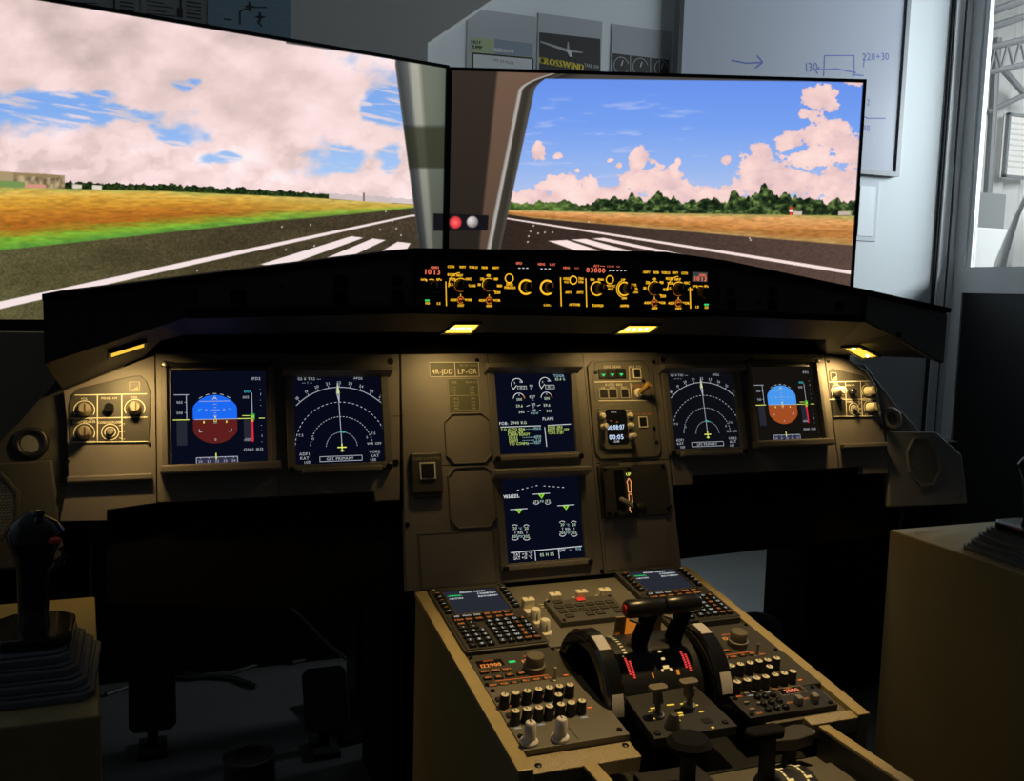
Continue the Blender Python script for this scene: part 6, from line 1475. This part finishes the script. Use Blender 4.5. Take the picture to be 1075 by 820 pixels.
tag(MB().tube([mw(929, 498)+Vector((0, .03, 0)), hit(934, 515, (0, 0, 0), (0, 1, 0)), hit(944, 532, (0, .05, 0), (0, 1, 0)), b+Vector((.004, 0, -.03)), Vector((c.x, .1, c.z)), Vector((c.x+.02, .15, FLOOR+.004))], .004, 8).build('hanging_cable', CBL), 'thin black cable hanging below the right speaker panel', 'cable')
p0, p1 = fl(150, 655, FLOOR+.1), fl(318, 638, FLOOR+.1)

# ------------------------------------------------------------------ side consoles and sidesticks
ZC = .73
A, B = fl(99.6, 626, ZC), fl(105.8, 751, ZC)
tag(MB().prism([(A.x, A.y), (B.x, B.y), (-1.32, B.y), (-1.32, A.y)], FLOOR, ZC).build('side_console', CREAMW, bevel=.003), 'cream wooden side console under the left stick', 'console')
A2 = fl(934, 556, ZC); B2 = fl(1073, 601, ZC)
tag(MB().prism([(A2.x, A2.y), (lerp(A2.x, B2.x, 1.0), -1.25), (1.5, -1.25), (1.5, A2.y)], FLOOR, ZC).build('side_console', CREAMW, bevel=.003), 'cream wooden side console under the right speaker panel', 'console')
f1, f2 = fl(103, 672, ZC+.006), fl(103.7, 735, ZC)
bx = (f1.x+f2.x)/2; hw = .095; cxs = bx-hw; y0, y1 = f2.y, f1.y; cys = (y0+y1)/2; hd = (y1-y0)/2
SM = Matrix.Translation((cxs, cys, ZC))
st = thing('sidestick', 'glossy black control stick on the left console with red button', 'control stick', SM, 'control sticks')
for i in range(4):
    k = i*.0095; z = i*.0135
    MB().prism(octo(-hw+k, hw-k, -hd+k, hd-k, .014), z, z+.0095).prism(octo(-hw+k+.006, hw-k-.006, -hd+k+.006, hd-k-.006, .012), z+.0095, z+.0135).build('boot_fold', RUBBER, st, bevel=.003)
zt = .054
def sp(px, py): q = hit(px, py, (0, cys-.01, 0), (0, 1, 0)); return (q.x-cxs, q.z-ZC)
r_ = sp(67, 665)[0]-sp(0, 665)[0]; xc = sp(34, 660)[0]
MB().prism(octo(xc-.050, xc+.048, -.055, .055, .02), zt, zt+.016).build('flange', BLACKG, st, bevel=.004)
rings = []
for py, xa, xb, dy in ((668, 14, 56, 1.0), (650, 19, 51, .9), (625, 18, 52, .9), (600, 17, 54, 1.0), (582, 14, 58, 1.05), (570, 8, 64, .95), (558, 6, 68, .85), (548, 12, 60, .8), (541, 22, 46, .7), (537, 30, 38, .5)):
    a, b = sp(xa, py), sp(xb, py); c = (a[0]+b[0])/2; w_ = (b[0]-a[0])/2; h = (a[1]+b[1])/2
    rings.append([(c+w_*math.copysign(abs(math.cos(th))**.75, math.cos(th)), -.01+w_*dy*math.copysign(abs(math.sin(th))**.75, math.sin(th))*.85, h) for th in [2*PI*k/20 for k in range(20)]])
MB().loft(rings).build('grip', BLACKG, st, fix=True)
a = sp(60.5, 562); MB().lathe([(.0075, 0), (.007, .004), (.004, .006), (0, .0065)], a[0], -.045, a[1], 14, 'z').build('red_button', REDB, st)
rb = st.matrix_basis.to_translation()+Vector((a[0], -.045, a[1]+.003))
a = sp(42, 545); MB().lathe([(.007, 0), (.005, .006), (.008, .010), (.006, .014), (0, .015)], a[0], -.02, a[1], 12).build('thumb_hat', STEEL if False else BLACKG, st)
a, b = sp(67, 570), sp(56, 596); mb = MB(); mb.tube([(a[0]-.002, -.03, a[1]), (a[0]+.003, -.032, a[1]-.012), ((a[0]+b[0])/2, -.03, (a[1]+b[1])/2-.004), (b[0]-.004, -.028, b[1])], [.004, .005, .005, .003], 8).build('trigger', BLACKG, st)
rt = fl(1006, 575, ZC)
dup(st, Matrix.Translation(Vector((rt.x+hw, rt.y-hd, ZC))) @ Matrix.Scale(-1, 4, (1, 0, 0)), 'glossy black control stick on the right console with red button')
